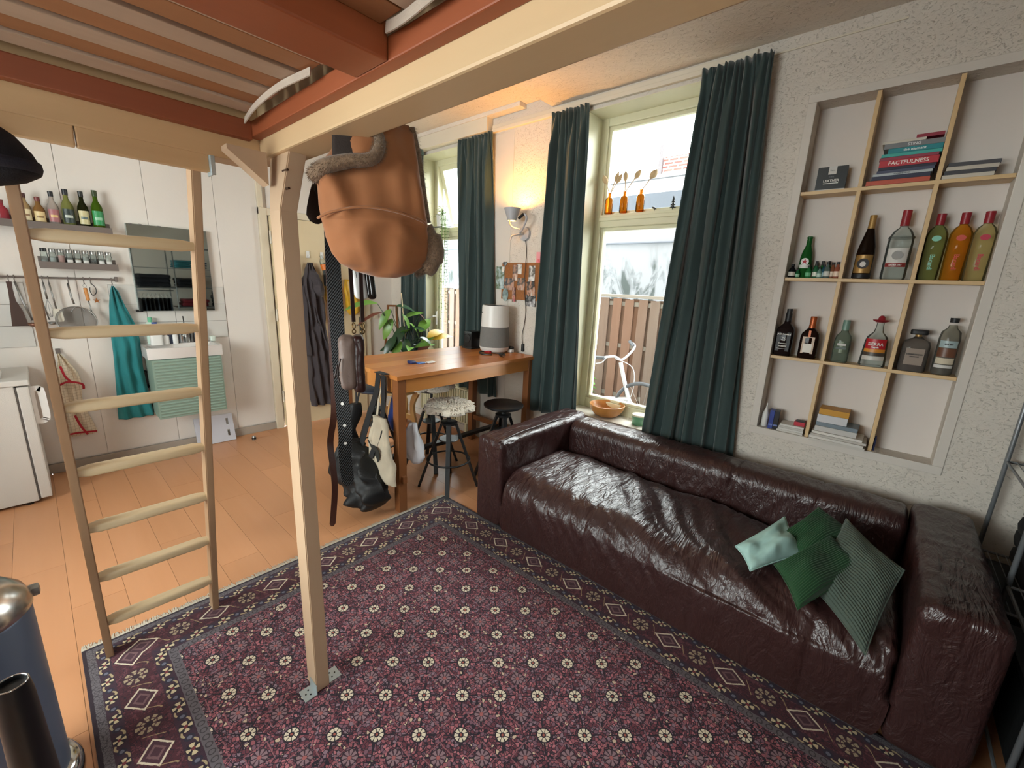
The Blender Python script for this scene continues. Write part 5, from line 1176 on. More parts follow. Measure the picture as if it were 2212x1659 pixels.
# cap behind the post : brim points down
c1 = thing('cap', 'dark peaked cap hanging right behind the loft post', 'cap', (1.45, -.70, 1.9)); cf = frame((1.47, -.695, 1.86), -.514, -.857); s2 = .00158
def cp(px, py, d=0): return cf((px-655)*s2, d, (400-py)*s2)
rows = [((400-py)*s2, (a-655)*s2, (b-655)*s2, dp) for py, a, b, dp in ((338, 650, 712, .06), (350, 642, 714, .10), (375, 637, 712, .12), (392, 636, 702, .11), (402, 640, 680, .05))]
bm = new(); blob(bm, interp(rows, 3), cf, noisea=.01); obj('crown', bm, capm, c1, world=True, smooth=True)
rows = [((400-py)*s2, (a-655)*s2, (b-655)*s2, dp) for py, a, b, dp in ((380, 632, 675, .02), (400, 626, 672, .022), (425, 620, 668, .02), (440, 618, 660, .018), (452, 624, 650, .014), (457, 634, 642, .01))]
bm = new(); blob(bm, interp(rows, 3), cf, noisea=.003); obj('brim', bm, capb, c1, world=True, smooth=True)
c2 = thing('cap', 'dark navy felt cap hanging at the far left on the cross beam', 'cap', (1.45, 0, 1.84)); cf2 = frame((1.44, .0, 1.84), -.02, -1.0); s3 = .00103
rows = [((330-py)*s3, (a-20)*s3, (b-20)*s3, dp) for py, a, b, dp in ((268, -60, -20, .03), (290, -70, 12, .10), (315, -75, 45, .13), (345, -78, 66, .14), (365, -78, 74, .13), (385, -70, 72, .11), (400, -60, 50, .08), (415, -40, 5, .04))]
bm = new(); blob(bm, interp(rows, 3), cf2, noisea=.008); obj('crown', bm, cloth('navy_felt', '#14131a', .95), c2, world=True, smooth=True)
rows = [((330-py)*s3, (a-20)*s3, (b-20)*s3, dp) for py, a, b, dp in ((362, -75, 76, .15), (372, -75, 77, .15), (382, -72, 74, .13))]
bm = new(); blob(bm, rows, cf2, noisea=.002); obj('hat_band', bm, cloth('navy_band', '#1d1f2c', .9), c2, world=True, smooth=True)
bm = new(); tube(bm, smoothpts([(1.56, .03, 1.92), (1.53, .03, 1.90), (1.50, .028, 1.905), (1.50, .028, 1.93)]), .008, 8); obj('hanging_hook', bm, steel, c2, world=True, smooth=True)
# belts (coordinates on the outer side of the beam)
def belt(lab, pts, w, m, seed=0, holes=0, th=.004, n='belt', cat='belt'):
    b = thing(n, lab, cat, pts[0]); bm = new(); P_ = smoothpts(pts, 8); X_ = Vector((-.45, -.89, 0)).normalized()
    rings = []
    for i, p in enumerate(P_):
        tw = .35*math.sin(i*.11+seed); X2 = Vector((X_.x*math.cos(tw)-X_.y*math.sin(tw), X_.x*math.sin(tw)+X_.y*math.cos(tw), 0)); N2 = Vector((-X2.y, X2.x, 0))
        ww = w*(1 if i < len(P_)-3 else (1-.3*(i-len(P_)+3))); rings.append([p+X2*ww/2+N2*th/2, p-X2*ww/2+N2*th/2, p-X2*ww/2-N2*th/2, p+X2*ww/2-N2*th/2])
    loft(bm, rings); obj('strap', bm, m, b, world=True)
    for k in range(holes):
        i = len(P_)-14-k*5; p = P_[i]; tw = .35*math.sin(i*.11+seed); X2 = Vector((X_.x*math.cos(tw)-X_.y*math.sin(tw), X_.x*math.sin(tw)+X_.y*math.cos(tw), 0)); N2 = Vector((-X2.y, X2.x, 0))
        bm = new(); cyl(bm, p-N2*(th/2+.0008), p+N2*(th/2+.0008), .0055, n=14); obj('eyelet', bm, wpap, b, world=True)
    return b
t = T('black_woven_leather'); v = t.mapped((1, 1, 1)); ck = t.n('ShaderNodeTexWave'); t.l(v, ck.inputs[0]); ck.bands_direction = 'DIAGONAL'; ck.inputs['Scale'].default_value = 60
wov = t.bsdf(t.mix(EX(t, ck.outputs['Fac']), '#060708', '#111216'), .75, 0, t.bump(EX(t, ck.outputs['Fac']), .8, .003))
brl = plain('brown_belt_leather', '#4a261b', .5, bump=.2, bscale=150); brl2 = plain('dark_strap_leather', '#2c1712', .5)
belt('wide black woven belt with white eyelets hanging from the beam', [(1.335, -.66, 1.94), (1.345, -.655, 1.8), (1.35, -.655, 1.65), (1.345, -.655, 1.5), (1.342, -.655, 1.35), (1.335, -.655, 1.2), (1.325, -.655, 1.08), (1.345, -.66, .98), (1.33, -.66, .88)], .044, wov, 1, 4, .006)
belt('long thin brown leather belt hanging lowest beside the black one', [(1.39, -.665, 1.94), (1.40, -.665, 1.6), (1.41, -.665, 1.3), (1.42, -.665, 1.13), (1.475, -.67, 1.0), (1.46, -.668, .9), (1.455, -.668, .82), (1.475, -.668, .72), (1.495, -.668, .64)], .022, brl, 3, 0)
# brown shoulder bag on straps
sb = thing('shoulder_bag', 'small brown leather bag with brass clasps on two straps beside the belts', 'bag', (1.25, -.655, 1.33)); bf = frame((1.252, -.655, 1.335), -.45, -.89)
bagl = plain('taupe_bag_leather', '#6f5d55', .55, bump=.3, bscale=90); bagd = plain('dark_red_leather', '#2c100e', .35, bump=.2, bscale=90)
def bx(u0, u1, z0, z1, d0, d1, r):
    b_ = rbox((u0, d0, z0), (u1, d1, z1), r, .006, lambda p, n: p+n*.0025*noise.noise(p*40)); 
    for v in b_.verts: v.co = bf(v.co.x, v.co.y, v.co.z)
    return b_
obj('body', bx(-.040, .012, -.085, .088, -.05, .022, .02), bagl, sb, world=True, smooth=True)
obj('side_gusset', bx(.002, .037, -.098, .09, -.045, .018, .015), bagd, sb, world=True, smooth=True)
for u in (-.0, .03):
    bm = new(); tube(bm, [bf(u*.9+.008, -.01, .13), bf(u+.004, -.01, .35), bf(u+.002, -.02, .62)], .01, flat=(.012, .0035), up=(1, 0, 0)); obj('strap', bm, brl2, sb, world=True)
    bm = new(); torus(bm, bf(u*.9+.008, -.01, .118), .009, .0022, 1, 16, 6); torus(bm, bf(u*.9+.008, -.01, .10), .006, .002, 0, 14, 6); obj('clasp', bm, C('brass_%d' % int(u*100), '#6b5230', .35, .8), sb, world=True, smooth=True)
bm = new(); tube(bm, smoothpts([bf(-.035, .024, .02), bf(-.045, .026, -.02), bf(-.04, .026, -.06)]), .003, 6); tube(bm, smoothpts([bf(-.045, .026, -.0), bf(-.055, .028, -.04)]), .0025, 6); obj('zip_pull', bm, brl2, sb, world=True, smooth=True)
wb_ = thing('white_handbag', 'glossy white and black handbag showing under the big hat', 'bag', (1.27, -.69, 1.6)); wf = frame((1.262, -.705, 1.61), -.45, -.89)
def wx(u0, u1, z0, z1, d0, d1, r, taper=0):
    b_ = rbox((u0, d0, z0), (u1, d1, z1), r, .007)
    for v in b_.verts: v.co = wf(v.co.x+taper*(z1-v.co.z), v.co.y, v.co.z)
    return b_
obj('white_panel', wx(-.045, -.003, -.075, .09, -.03, .01, .014, .12), C('white_patent', '#c9c9c6', .25), wb_, world=True, smooth=True)
obj('black_panel', wx(-.004, .026, -.075, .09, -.03, .008, .013, .10), C('black_patent', '#1a1715', .12), wb_, world=True, smooth=True)
bm = new(); tube(bm, [wf(-.022, .012, .035), wf(-.018, .012, -.01)], .001, 5); obj('stitch_line', bm, dink, wb_, world=True)
bm = new(); tube(bm, smoothpts([wf(-.04, -.01, .09), wf(-.05, -.01, .2), wf(-.03, 0, .33)]), .004, 6); tube(bm, smoothpts([wf(-.05, -.01, .08), wf(-.066, -.01, .17), wf(-.06, 0, .33)]), .003, 6); obj('cord_handle', bm, brl2, wb_, world=True, smooth=True)
# ---------------------------------------------------------------- door hooks and clothes
df = lambda u, d, z: Vector((4.602-d, u, z))     # u = y, d = out from the door
G5 = 'white adhesive hooks on the door'
for y, lab in ((-1.845, 'white hook on the door holding the black bag strap'), (-1.975, 'white hook on the door holding the grey bathrobe'), (-2.12, 'white hook on the door holding the plastic bottles')):
    h = thing('door_hook', lab, 'hook', (4.622, y, 1.80), group=G5)
    bm = new(); box(bm, (-.002, -.016, -.02), (-.010, .016, .05), .003); obj('plate', bm, whitep, h); bm = new(); tube(bm, smoothpts([(-.01, 0, 0), (-.035, 0, -.01), (-.04, 0, .015)]), .005, 8); obj('peg', bm, whitep, h, smooth=True)
robe = cloth('dark_grey_towelling', '#4a4448', 1, 260, .5, sheen=.25)
rb_ = thing('bathrobe', 'dark grey hooded bathrobe hanging on the door', 'robe', (4.57, -2.0, 1.75))
rows = [(1.735, -2.0, -1.96, .04), (1.66, -2.03, -1.93, .07), (1.55, -2.06, -1.89, .09), (1.47, -2.09, -1.865, .10), (1.38, -2.11, -1.86, .10), (1.2, -2.12, -1.875, .09), (1.0, -2.12, -1.89, .09), (.8, -2.14, -1.89, .09), (.5, -2.16, -1.89, .10), (.28, -2.175, -1.90, .10), (.20, -2.17, -1.905, .10)]
bm = new(); blob(bm, interp(rows, 4), df, folds=3.4, fa=.03, n=72, noisea=.04); obj('body', bm, robe, rb_, world=True, smooth=True)
rows = [(1.70, -2.0, -1.96, .05), (1.62, -2.05, -1.93, .11), (1.54, -2.09, -1.93, .14), (1.46, -2.11, -1.95, .15), (1.40, -2.10, -1.97, .13), (1.365, -2.06, -2.0, .08)]
bm = new(); blob(bm, interp(rows, 4), df, n=40, noisea=.03, seed=2); obj('hood', bm, robe, rb_, world=True, smooth=True)
rows = [(1.50, -1.90, -1.83, .06), (1.3, -1.91, -1.835, .07), (1.0, -1.905, -1.83, .07), (.85, -1.92, -1.825, .08), (.775, -1.92, -1.83, .08)]
bm = new(); blob(bm, interp(rows, 4), lambda u, d, z: df(u, d+.045, z), n=32, noisea=.015, seed=8); obj('sleeve', bm, robe, rb_, world=True, smooth=True)
bm = new(); tube(bm, smoothpts([df(-1.97, .07, 1.28), df(-1.99, .08, 1.1), df(-2.02, .075, 1.12), df(-2.06, .07, .95), df(-2.09, .065, .9)]), .006, 6); obj('pocket_edge', bm, robe, rb_, world=True, smooth=True)
bg_ = thing('black_door_bag', 'small black bag on a strap from the leftmost door hook', 'bag', (4.57, -1.85, 1.4))
bm = new(); tube(bm, smoothpts([df(-1.845, .04, 1.80), df(-1.815, .03, 1.65), df(-1.82, .03, 1.45)]), .008, 6); tube(bm, smoothpts([df(-1.845, .04, 1.80), df(-1.87, .03, 1.6), df(-1.88, .03, 1.45)]), .008, 6); obj('strap', bm, black, bg_, world=True, smooth=True)
rows = [(1.47, -1.86, -1.825, .05), (1.4, -1.875, -1.81, .07), (1.30, -1.875, -1.81, .07), (1.275, -1.87, -1.815, .05)]
bm = new(); blob(bm, interp(rows, 3), df, n=24); obj('body', bm, cloth('black_canvas', '#1d2024'), bg_, world=True, smooth=True)
yel = plain('yellow_raincoat', '#d8a92a', .4, vary=.15, scale=20, bump=.3, bscale=30)
yc = thing('yellow_raincoat', 'yellow rain jacket hanging behind the bottles and belts on the door', 'jacket', (4.57, -2.3, 1.5))
rows = [(1.66, -2.22, -2.15, .05), (1.55, -2.27, -2.14, .08), (1.40, -2.30, -2.13, .09), (1.2, -2.30, -2.15, .07), (1.08, -2.27, -2.19, .04)]
bm = new(); blob(bm, interp(rows, 4), df, folds=3, fa=.012, n=48, noisea=.02); obj('body', bm, yel, yc, world=True, smooth=True)
rows = [(1.58, -2.47, -2.35, .06), (1.45, -2.53, -2.34, .09), (1.3, -2.55, -2.36, .10), (1.22, -2.52, -2.38, .08), (1.19, -2.47, -2.4, .04)]
bm = new(); blob(bm, interp(rows, 4), df, folds=2, fa=.012, n=48, noisea=.03); obj('sleeve', bm, yel, yc, world=True, smooth=True)
pbo = thing('plastic_bottles', 'empty clear plastic bottles with orange label hung on the door', 'bottle', (4.56, -2.14, 1.6))
for k, (y, z, d, s) in enumerate(((-2.135, 1.62, .06, 1), (-2.17, 1.53, .10, .8), (-2.11, 1.50, .11, .7))):
    bm = new(); lathe(bm, [(0, 0), (.03, 0), (.036, .01), (.036, .12), (.03, .15), (.013, .18), (.013, .20), (0, .20)], 20, cap=False); obj('plastic_body', put(bm, df(y, d, z), rx=.3*(k-1), s=s), clear, pbo, world=True, smooth=50)
bm = new(); lathe(bm, [(.0372, .055), (.0375, .11), (.036, .115)], 20, cap=False); obj('orange_label', put(bm, df(-2.135, .06, 1.62), rx=-.3), C('orange_film', '#d8772c', .4), pbo, world=True, smooth=50)
bm = new(); b2 = rbox((4.50, -2.16, 1.5), (4.58, -2.10, 1.74), .02, .02); obj('black_pouch', b2, black, pbo, world=True, smooth=True)
sw = thing('wall_switch', 'square cream light switch on the wall right of the door', 'switch', (4.675, -2.77, 1.17)); bm = new(); box(bm, (-.004, -.04, -.04), (.004, .04, .04), .003); obj('plate', bm, trimm, sw); bm = new(); box(bm, (-.010, -.025, -.025), (-.004, .025, .025), .002); obj('rocker', bm, trimm, sw)

# ---------------------------------------------------------------- bags on the table end
tf_ = lambda u, d, z: Vector((u, -1.50+d, z))     # u = x, d towards the camera
canv = cloth('natural_canvas', '#b9ad98', .95, 200, .3); blc = cloth('black_nylon', '#0f1012', .6, 60, .3, vary=.2)
tt = thing('canvas_tote', 'cream canvas tote with black bird print hanging at the table end', 'bag', (2.42, -1.49, .6))
rows = [(.70, 2.36, 2.50, .03), (.62, 2.34, 2.53, .05), (.52, 2.325, 2.56, .07), (.42, 2.30, 2.57, .08), (.32, 2.275, 2.56, .08), (.27, 2.262, 2.50, .06), (.25, 2.26, 2.34, .03)]
bm = new(); blob(bm, interp(rows, 5), lambda u, d, z: tf_(u, d+.05, z), folds=2, fa=.012, n=60, noisea=.03); obj('body', bm, canv, tt, world=True, smooth=True)
for x in (2.385, 2.46):
    bm = new(); tube(bm, smoothpts([(x+.03, -1.46, .68), (x+.01, -1.475, .85), (2.41, -1.487, .975)]), .01, flat=(.022, .003), up=(0, 1, 0)); obj('handle', bm, canv, tt, world=True)
# bird print: a thin raised silhouette lying on the canvas
bird = [(2.515, .525), (2.50, .53), (2.49, .52), (2.475, .505), (2.44, .51), (2.40, .505), (2.375, .485), (2.37, .45), (2.375, .42), (2.39, .40), (2.41, .41), (2.43, .42), (2.445, .44), (2.46, .46), (2.465, .48), (2.475, .49), (2.49, .505), (2.505, .515)]
bm = new(); loft(bm, [[Vector((x, y, z)) for x, z in bird] for y in (-1.400, -1.397)]); obj('bird_print', bm, C('black_print', '#22231f', .8), tt, world=True)
bm = new(); loft(bm, [[Vector((x, y, z)) for x, z in ((2.43, .47), (2.445, .45), (2.44, .42), (2.425, .415))] for y in (-1.398, -1.3955)]); obj('bird_wing', bm, canv, tt, world=True)
bbg = thing('black_backpack', 'crumpled black nylon bag hanging low from wide straps at the table end', 'bag', (2.5, -1.42, .3))
rows = [(.50, 2.60, 2.74, .06), (.44, 2.52, 2.80, .12), (.38, 2.42, 2.84, .18), (.30, 2.34, 2.85, .22), (.22, 2.31, 2.80, .23), (.14, 2.33, 2.70, .22), (.08, 2.38, 2.62, .17), (.045, 2.42, 2.56, .10)]
bm = new(); blob(bm, interp(rows, 5), lambda u, d, z: tf_(u, d+.13, z), folds=3, fa=.014, n=64, noisea=.09, seed=3); obj('body', bm, blc, bbg, world=True, smooth=True)
wd_ = cloth('black_webbing', '#141417', .8, 200, .3)
bm = new(); tube(bm, smoothpts([(2.415, -1.47, .985), (2.405, -1.46, .8), (2.42, -1.445, .62), (2.45, -1.38, .42)]), .01, flat=(.05, .004), up=(0, 1, 0)); obj('strap', bm, wd_, bbg, world=True)
bm = new(); tube(bm, smoothpts([(2.47, -1.47, .985), (2.50, -1.465, .85), (2.545, -1.44, .7), (2.59, -1.39, .46)]), .01, flat=(.055, .004), up=(0, 1, 0)); obj('strap', bm, wd_, bbg, world=True)
bm = new(); box(bm, (2.385, -1.50, .992), (2.50, -1.455, .998), .002); obj('strap_over_top', bm, wd_, bbg, world=True)
rows = [(.72, 2.73, 2.79, .06), (.62, 2.74, 2.86, .09), (.5, 2.78, 2.90, .10), (.36, 2.80, 2.90, .09), (.24, 2.83, 2.88, .06)]
b3 = thing('black_shoulder_bag', 'narrow black bag hanging left of the crumpled one at the table end', 'bag', (2.8, -1.46, .5))
bm = new(); blob(bm, interp(rows, 4), lambda u, d, z: tf_(u, d+.06, z), folds=2, fa=.01, n=36, noisea=.03); obj('body', bm, blc, b3, world=True, smooth=True)
for x in (2.70, 2.755):
    bm = new(); tube(bm, smoothpts([(x, -1.47, .985), (x+.01, -1.465, .85), (2.765, -1.46, .70)]), .01, flat=(.02, .004), up=(0, 1, 0)); obj('strap', bm, wd_, b3, world=True)
wpb = thing('white_plastic_bag', 'white and blue plastic bag showing behind the front table leg', 'bag', (2.36, -1.62, .45))
rows = [(.60, 2.42, 2.47, .03), (.52, 2.37, 2.50, .07), (.44, 2.34, 2.50, .09), (.37, 2.32, 2.48, .10), (.33, 2.34, 2.45, .08), (.31, 2.37, 2.42, .04)]
bm = new(); blob(bm, interp(rows, 4), lambda u, d, z: Vector((u-.02, -1.70+d, z)), folds=2, fa=.01, n=40, noisea=.03); obj('body', bm, C('white_film', '#cfcfd4', .35), wpb, world=True, smooth=True)
bm = new(); rows = [(.82, 2.48, 2.54, .03), (.74, 2.46, 2.56, .06), (.62, 2.45, 2.57, .08), (.55, 2.47, 2.55, .05)]
blob(bm, interp(rows, 4), lambda u, d, z: Vector((u, -1.62+d, z)), n=30, noisea=.02); obj('blue_part', bm, C('blue_film', '#27489c', .35), wpb, world=True, smooth=True)

# ---------------------------------------------------------------- kitchen wall
def kshelf(lab, y0, y1, z):
    s = thing('picture_ledge', lab, 'shelf', (4.68, (y0+y1)/2, z)); bm = new(); box(bm, (4.56, y0, z-.018), (4.679, y1, z-.004), .0015); obj('board', bm, taupe, s, world=True)
    bm = new(); box(bm, (4.553, y0, z-.034), (4.565, y1, z+.014), .0015); obj('front_lip', bm, taupe, s, world=True)
    bm = new(); box(bm, (4.667, y0, z-.018), (4.679, y1, z+.05), .0015); obj('back_lip', bm, taupe, s, world=True); return s
kshelf('long grey-brown picture ledge carrying oil bottles on the kitchen wall', .75, -.49, 1.872)
kshelf('short grey-brown ledge carrying the spice jars', -.075, -.49, 1.604)
KG = 'oil and vinegar bottles on the kitchen ledge'
KB = [  # y, height, radius, glass, body, label, cap, label text
 (.045, .14, .03, '#a8404a', .7, None, '#7c2a2a', 'red jar half hidden behind the left ladder rail'),
 (-.062, .20, .030, '#c9b28a', .35, '#d8c9a4', '#4a1d18', 'oil bottle with cream label and dark cap, left of the open row'),
 (-.128, .185, .030, '#b58a55', .4, '#dac38f', '#6b201c', 'brownish oil bottle with red cap beside the cream label bottle'),
 (-.198, .235, .030, '#e0d6cf', .3, '#a86a6c', '#15151a', 'clear bottle with rose label and black cap'),
 (-.272, .262, .034, '#a9ad6a', .35, '#2f3a36', '#15171c', 'wide clear oil bottle with black label and yellow-green oil'),
 (-.352, .262, .031, '#23240f', .75, '#c9bf93', '#15150f', 'dark olive bottle with cream label next to the green one'),
 (-.428, .282, .034, '#4d6a1a', .6, '#2f8f55', '#2c3a12', 'green olive oil bottle with green label at the right end')]
for k, (y, h, r, g, body, lc, cc, lab) in enumerate(KB):
    prof = [(0, 0), (r*.95, 0), (r, .004), (r, h*.52), (r*.9, h*.60), (r*.42, h*.74), (r*.38, h*.86), (0, h*.86)]
    b = thing('oil_bottle', lab, 'bottle', (4.617, y, 1.8685), PI/2*3, KG)
    bm = new(); lathe(bm, prof, 22); obj('glass_body', bm, tglass('oil_glass_%d' % k, g, body), b, smooth=50)
    bm = new(); lathe(bm, [(r*.45, h*.85), (r*.48, h), (0, h)], 16); obj('cap', bm, C('oil_cap_%d' % k, cc), b, smooth=50)
    if lc:
        bm = new(); sheet(bm, lambda u, v: Vector((r*1.03*math.sin((2*u-1)*1.0), -r*1.03*math.cos((2*u-1)*1.0), h*(.12+.36*v))), 10, 1, thick=.0005); obj('label', bm, C('oil_label_%d' % k, lc), b)
        bm = new(); sheet(bm, lambda u, v: Vector((r*1.05*math.sin((2*u-1)*.6), -r*1.05*math.cos((2*u-1)*.6), h*(.25+.07*v))), 8, 1, thick=.0004); obj('label_band', bm, C('oil_band_%d' % k, ['', '#8a6a4a', '#8a6a3a', '#d9b77a', '#b9c0b4', '#5a6a6a', '#8fc0a0'][k]), b)
JG = 'glass spice jars on the short ledge'
jc = ['#8d8f8c', '#a5aaa6', '#b98a84', '#8c7a62', '#7a6a58', '#9a9a94', '#4c3a34', '#8a8a7c', '#b5b0a6']
lab_j = ['dark hinged jar at the left end of the spice ledge', 'spice jar second from the left', 'spice jar third from the left', 'spice jar with pinkish contents, fourth from the left', 'middle spice jar of the nine', 'spice jar with white label, sixth from the left', 'spice jar with dark contents, seventh from the left', 'spice jar second from the right end', 'spice jar at the right end of the ledge']
for k in range(9):
    y = -.108-.0425*k; b = thing('spice_jar', lab_j[k], 'jar', (4.615, y, 1.6005), 0, JG)
    bm = new(); lathe(bm, [(0, 0), (.017, 0), (.0185, .003), (.0185, .075), (.015, .088), (0, .088)], 18); obj('glass', bm, clear, b, smooth=50)
    bm = new(); lathe(bm, [(0, .003), (.0165, .003), (.0165, .03+.035*((k*7) % 3)/2), (0, .03+.035*((k*7) % 3)/2)], 16); obj('spice', bm, C('spice_%d' % k, jc[k], .9), b, smooth=50)
    bm = new(); lathe(bm, [(.0175, .086), (.018, .106), (.016, .110), (0, .110)], 18); obj('lid', bm, steel if k else blackp, b, smooth=50)
    if k in (3, 4, 5, 7, 8): bm = new(); sheet(bm, lambda u, v: Vector((-.0190*math.cos((2*u-1)*.9), .0190*math.sin((2*u-1)*.9), .018+.02*v)), 8, 1, thick=.0004); obj('label', bm, wpap, b)
# rail with hooks
rl = thing('utensil_rail', 'grey steel utensil rail with hooks under the spice ledge', 'rail', (4.66, -.17, 1.5))
bm = new(); cyl(bm, (4.645, .14, 1.503), (4.645, -.475, 1.503), .007, n=12); obj('bar', bm, taupe, rl, world=True, smooth=40)
for y in (.14, -.475):
    bm = new(); box(bm, (4.637, y-.009, 1.485), (4.679, y+.009, 1.525), .003); obj('bracket', bm, taupe, rl, world=True)
HY = [.085, .058, -.045, -.075, -.105, -.205, -.288, -.325, -.445]
for y in HY:
    bm = new(); tube(bm, smoothpts([(4.645, y, 1.515), (4.636, y, 1.508), (4.637, y, 1.48), (4.63, y, 1.465), (4.622, y, 1.475)], 4), .0028, 6); obj('hook', bm, taupe, rl, world=True, smooth=True)
UG = 'cooking tools on the utensil rail'
def ut(lab, y, nm='utensil', cat='utensil', group=UG): return thing(nm, lab, cat, (4.628, y, 1.47), 0, group)
dkw = wood('dark_spatula_wood', '#4a3128', '#33201a', 2); blw = plain('white_silicone', '#cfcabb', .5)
u = ut('dark wooden spatula with flared blade at the left end of the rail', .085); bm = new(); loft(bm, [[Vector((0, a, z)), Vector((0, b, z)), Vector((-.008, b, z)), Vector((-.008, a, z))] for z, a, b in ((.0, -.014, .014), (-.05, -.011, .012), (-.13, -.014, .016), (-.2, -.035, .022), (-.31, -.05, .03))]); obj('blade', bm, dkw, u)
u = ut('steel ladle with dark handle hanging behind the wooden spatula', .058); bm = new(); tube(bm, [(0, 0, 0), (0, -.02, -.15), (-.01, -.045, -.27)], .006, 8); obj('handle', bm, steel, u, smooth=True); bm = new(); lathe(bm, [(0, -.03), (.03, -.02), (.04, 0), (.038, 0), (.028, -.017), (0, -.026)], 20, cap=False); obj('bowl', put(bm, (-.02, -.055, -.29)), plain('copper_bowl', '#8a5f4c', .4, .5), u, smooth=True)
u = ut('slim steel ladle beside the ladder rail', -.045); bm = new(); tube(bm, [(0, 0, 0), (0, -.01, -.15), (-.01, -.025, -.27)], .004, 8); obj('handle', bm, steel, u, smooth=True); bm = new(); lathe(bm, [(0, -.022), (.02, -.016), (.028, 0), (.026, 0), (.02, -.013), (0, -.018)], 18, cap=False); obj('bowl', put(bm, (-.015, -.04, -.285)), steel, u, smooth=True)
u = ut('thin steel whisk handle hanging beside the slim ladle', -.075); bm = new(); tube(bm, [(0, 0, 0), (0, -.005, -.12)], .006, 8); obj('handle', bm, steel, u, smooth=True); bm = new()
for k in range(4): a = k*PI/4; tube(bm, smoothpts([(0, -.005, -.12), (.02*math.cos(a), -.005+.02*math.sin(a), -.2), (0, -.01, -.25), (-.02*math.cos(a), -.005-.02*math.sin(a), -.2), (0, -.005, -.12)], 5), .0009, 4)
obj('wires', bm, steel, u, smooth=True)
u = ut('white silicone spatula left of the big sieve', -.105); bm = new(); tube(bm, [(0, 0, 0), (0, -.012, -.20)], .005, 8); obj('handle', bm, steel, u, smooth=True); bm = new(); loft(bm, [[Vector((0, a, z)), Vector((0, b, z)), Vector((-.01, b, z)), Vector((-.01, a, z))] for z, a, b in ((-.19, -.03, .004), (-.2, -.038, .012), (-.27, -.042, .008), (-.285, -.036, .0))]); obj('blade', bm, blw, u)
meshm = T('sieve_mesh'); g_ = meshm; v = g_.mapped(); wv1 = g_.n('ShaderNodeTexNoise'); sieve_m = meshm.bsdf('#7d7a76', .5, .6)
u = ut('large round wire-mesh sieve with steel handle hanging on the rail', -.205)
bm = new(); tube(bm, [(0, .004, 0), (-.004, .0, -.10), (-.01, -.008, -.155)], .006, 8); tube(bm, smoothpts([(-.02, .015, -.215), (-.02, .0, -.19), (-.02, -.02, -.175), (-.02, -.045, -.185), (-.02, -.055, -.21)]), .004, 6); obj('handle', bm, steel, u, smooth=True)
Msv = Matrix.Translation((-.045, -.005, -.275)) @ Matrix.Rotation(R(-65), 4, 'Y')
bm = new(); torus(bm, (0, 0, 0), .108, .005, 2, 40, 8); bm.transform(Msv); obj('rim', bm, steel, u, smooth=True)
bm = new(); prof = [(.107*math.cos(a), -.07*math.sin(a)) for a in [i*PI/2/8 for i in range(9)]]; lathe(bm, prof[:-1]+[(.001, -.07)], 36, cap=False); bm.transform(Msv)
mg = T('wire_mesh_gauze'); tr = mg.n('ShaderNodeBsdfTransparent'); dfb = mg.n('ShaderNodeBsdfPrincipled'); dfb.inputs['Base Color'].default_value = lin('#2d2b29'); ms = mg.n('ShaderNodeMixShader'); ms.inputs[0].default_value = .5; mg.l(tr.outputs[0], ms.inputs[1]); mg.l(dfb.outputs[0], ms.inputs[2]); mg.l(ms.outputs[0], mg.out.inputs[0])
obj('mesh_basket', bm, mg.m, u, smooth=True)
u = ut('orange-handled peeler hanging right of the sieve', -.288); bm = new(); tube(bm, [(0, 0, -.035), (0, -.006, -.13)], .011, 12); obj('handle', bm, wood('orange_handle', '#c9883f', '#b0702c', 2), u, smooth=40); bm = new(); tube(bm, [(0, -.006, -.13), (0, -.01, -.19), (0, -.015, -.24)], .004, 8); tube(bm, smoothpts([(0, 0, .0), (0, -.01, -.02), (0, 0, -.035), (0, .01, -.02), (0, 0, 0)]), .0012, 5); obj('metal_tip', bm, steel, u, smooth=True)
u = ut('small black wire bottle opener on the rail', -.325); bm = new(); tube(bm, smoothpts([(0, 0, 0), (0, -.02, -.03), (0, -.02, -.07), (0, 0, -.09), (0, .012, -.06), (0, .01, -.03)]), .003, 6); obj('wire_loop', bm, blackp, u, smooth=True)
u = ut('little copper star charm below the bottle opener', -.34, 'charm', 'charm', None); bm = new(); st_ = [Vector((0, math.sin(i*PI/5)*(.024 if i % 2 == 0 else .009), math.cos(i*PI/5)*(.024 if i % 2 == 0 else .009)-.13)) for i in range(10)]; loft(bm, [st_, [p+Vector((-.004, 0, 0)) for p in st_]]); obj('star', bm, plain('copper', '#c07a4a', .3, .8), u)
# teal towel
teal = cloth('teal_towelling', '#2b8286', 1, 260, .6, sheen=.15)
tw = thing('teal_towel', 'teal towel hanging from the right end of the utensil rail', 'towel', (4.62, -.44, 1.42))
kf = lambda u, d, z: Vector((4.635-d, u, z))
rows = [(1.455, -.452, -.438, .012), (1.41, -.475, -.425, .04), (1.30, -.50, -.405, .06), (1.15, -.545, -.39, .07), (1.0, -.56, -.385, .07), (.8, -.55, -.375, .07), (.6, -.56, -.36, .07), (.45, -.57, -.35, .07), (.365, -.575, -.345, .06)]
bm = new(); blob(bm, interp(rows, 5), kf, folds=2.5, fa=.016, n=72, noisea=.02); obj('cloth', bm, teal, tw, world=True, smooth=True)
kh = thing('pan_hanging', 'black frying pan hanging behind the teal towel', 'pan', (4.64, -.54, .8)); bm = new(); lathe(bm, [(0, 0), (.075, 0), (.09, .03), (.086, .03), (.072, .005), (0, .005)], 30, cap=False); obj('pan_body', put(bm, (4.672, -.52, .68), ry=-PI/2), blackp, kh, world=True, smooth=40); bm = new(); tube(bm, [(4.66, -.52, .76), (4.65, -.525, .92)], .010, 8); obj('pan_handle', bm, blackp, kh, world=True, smooth=True)
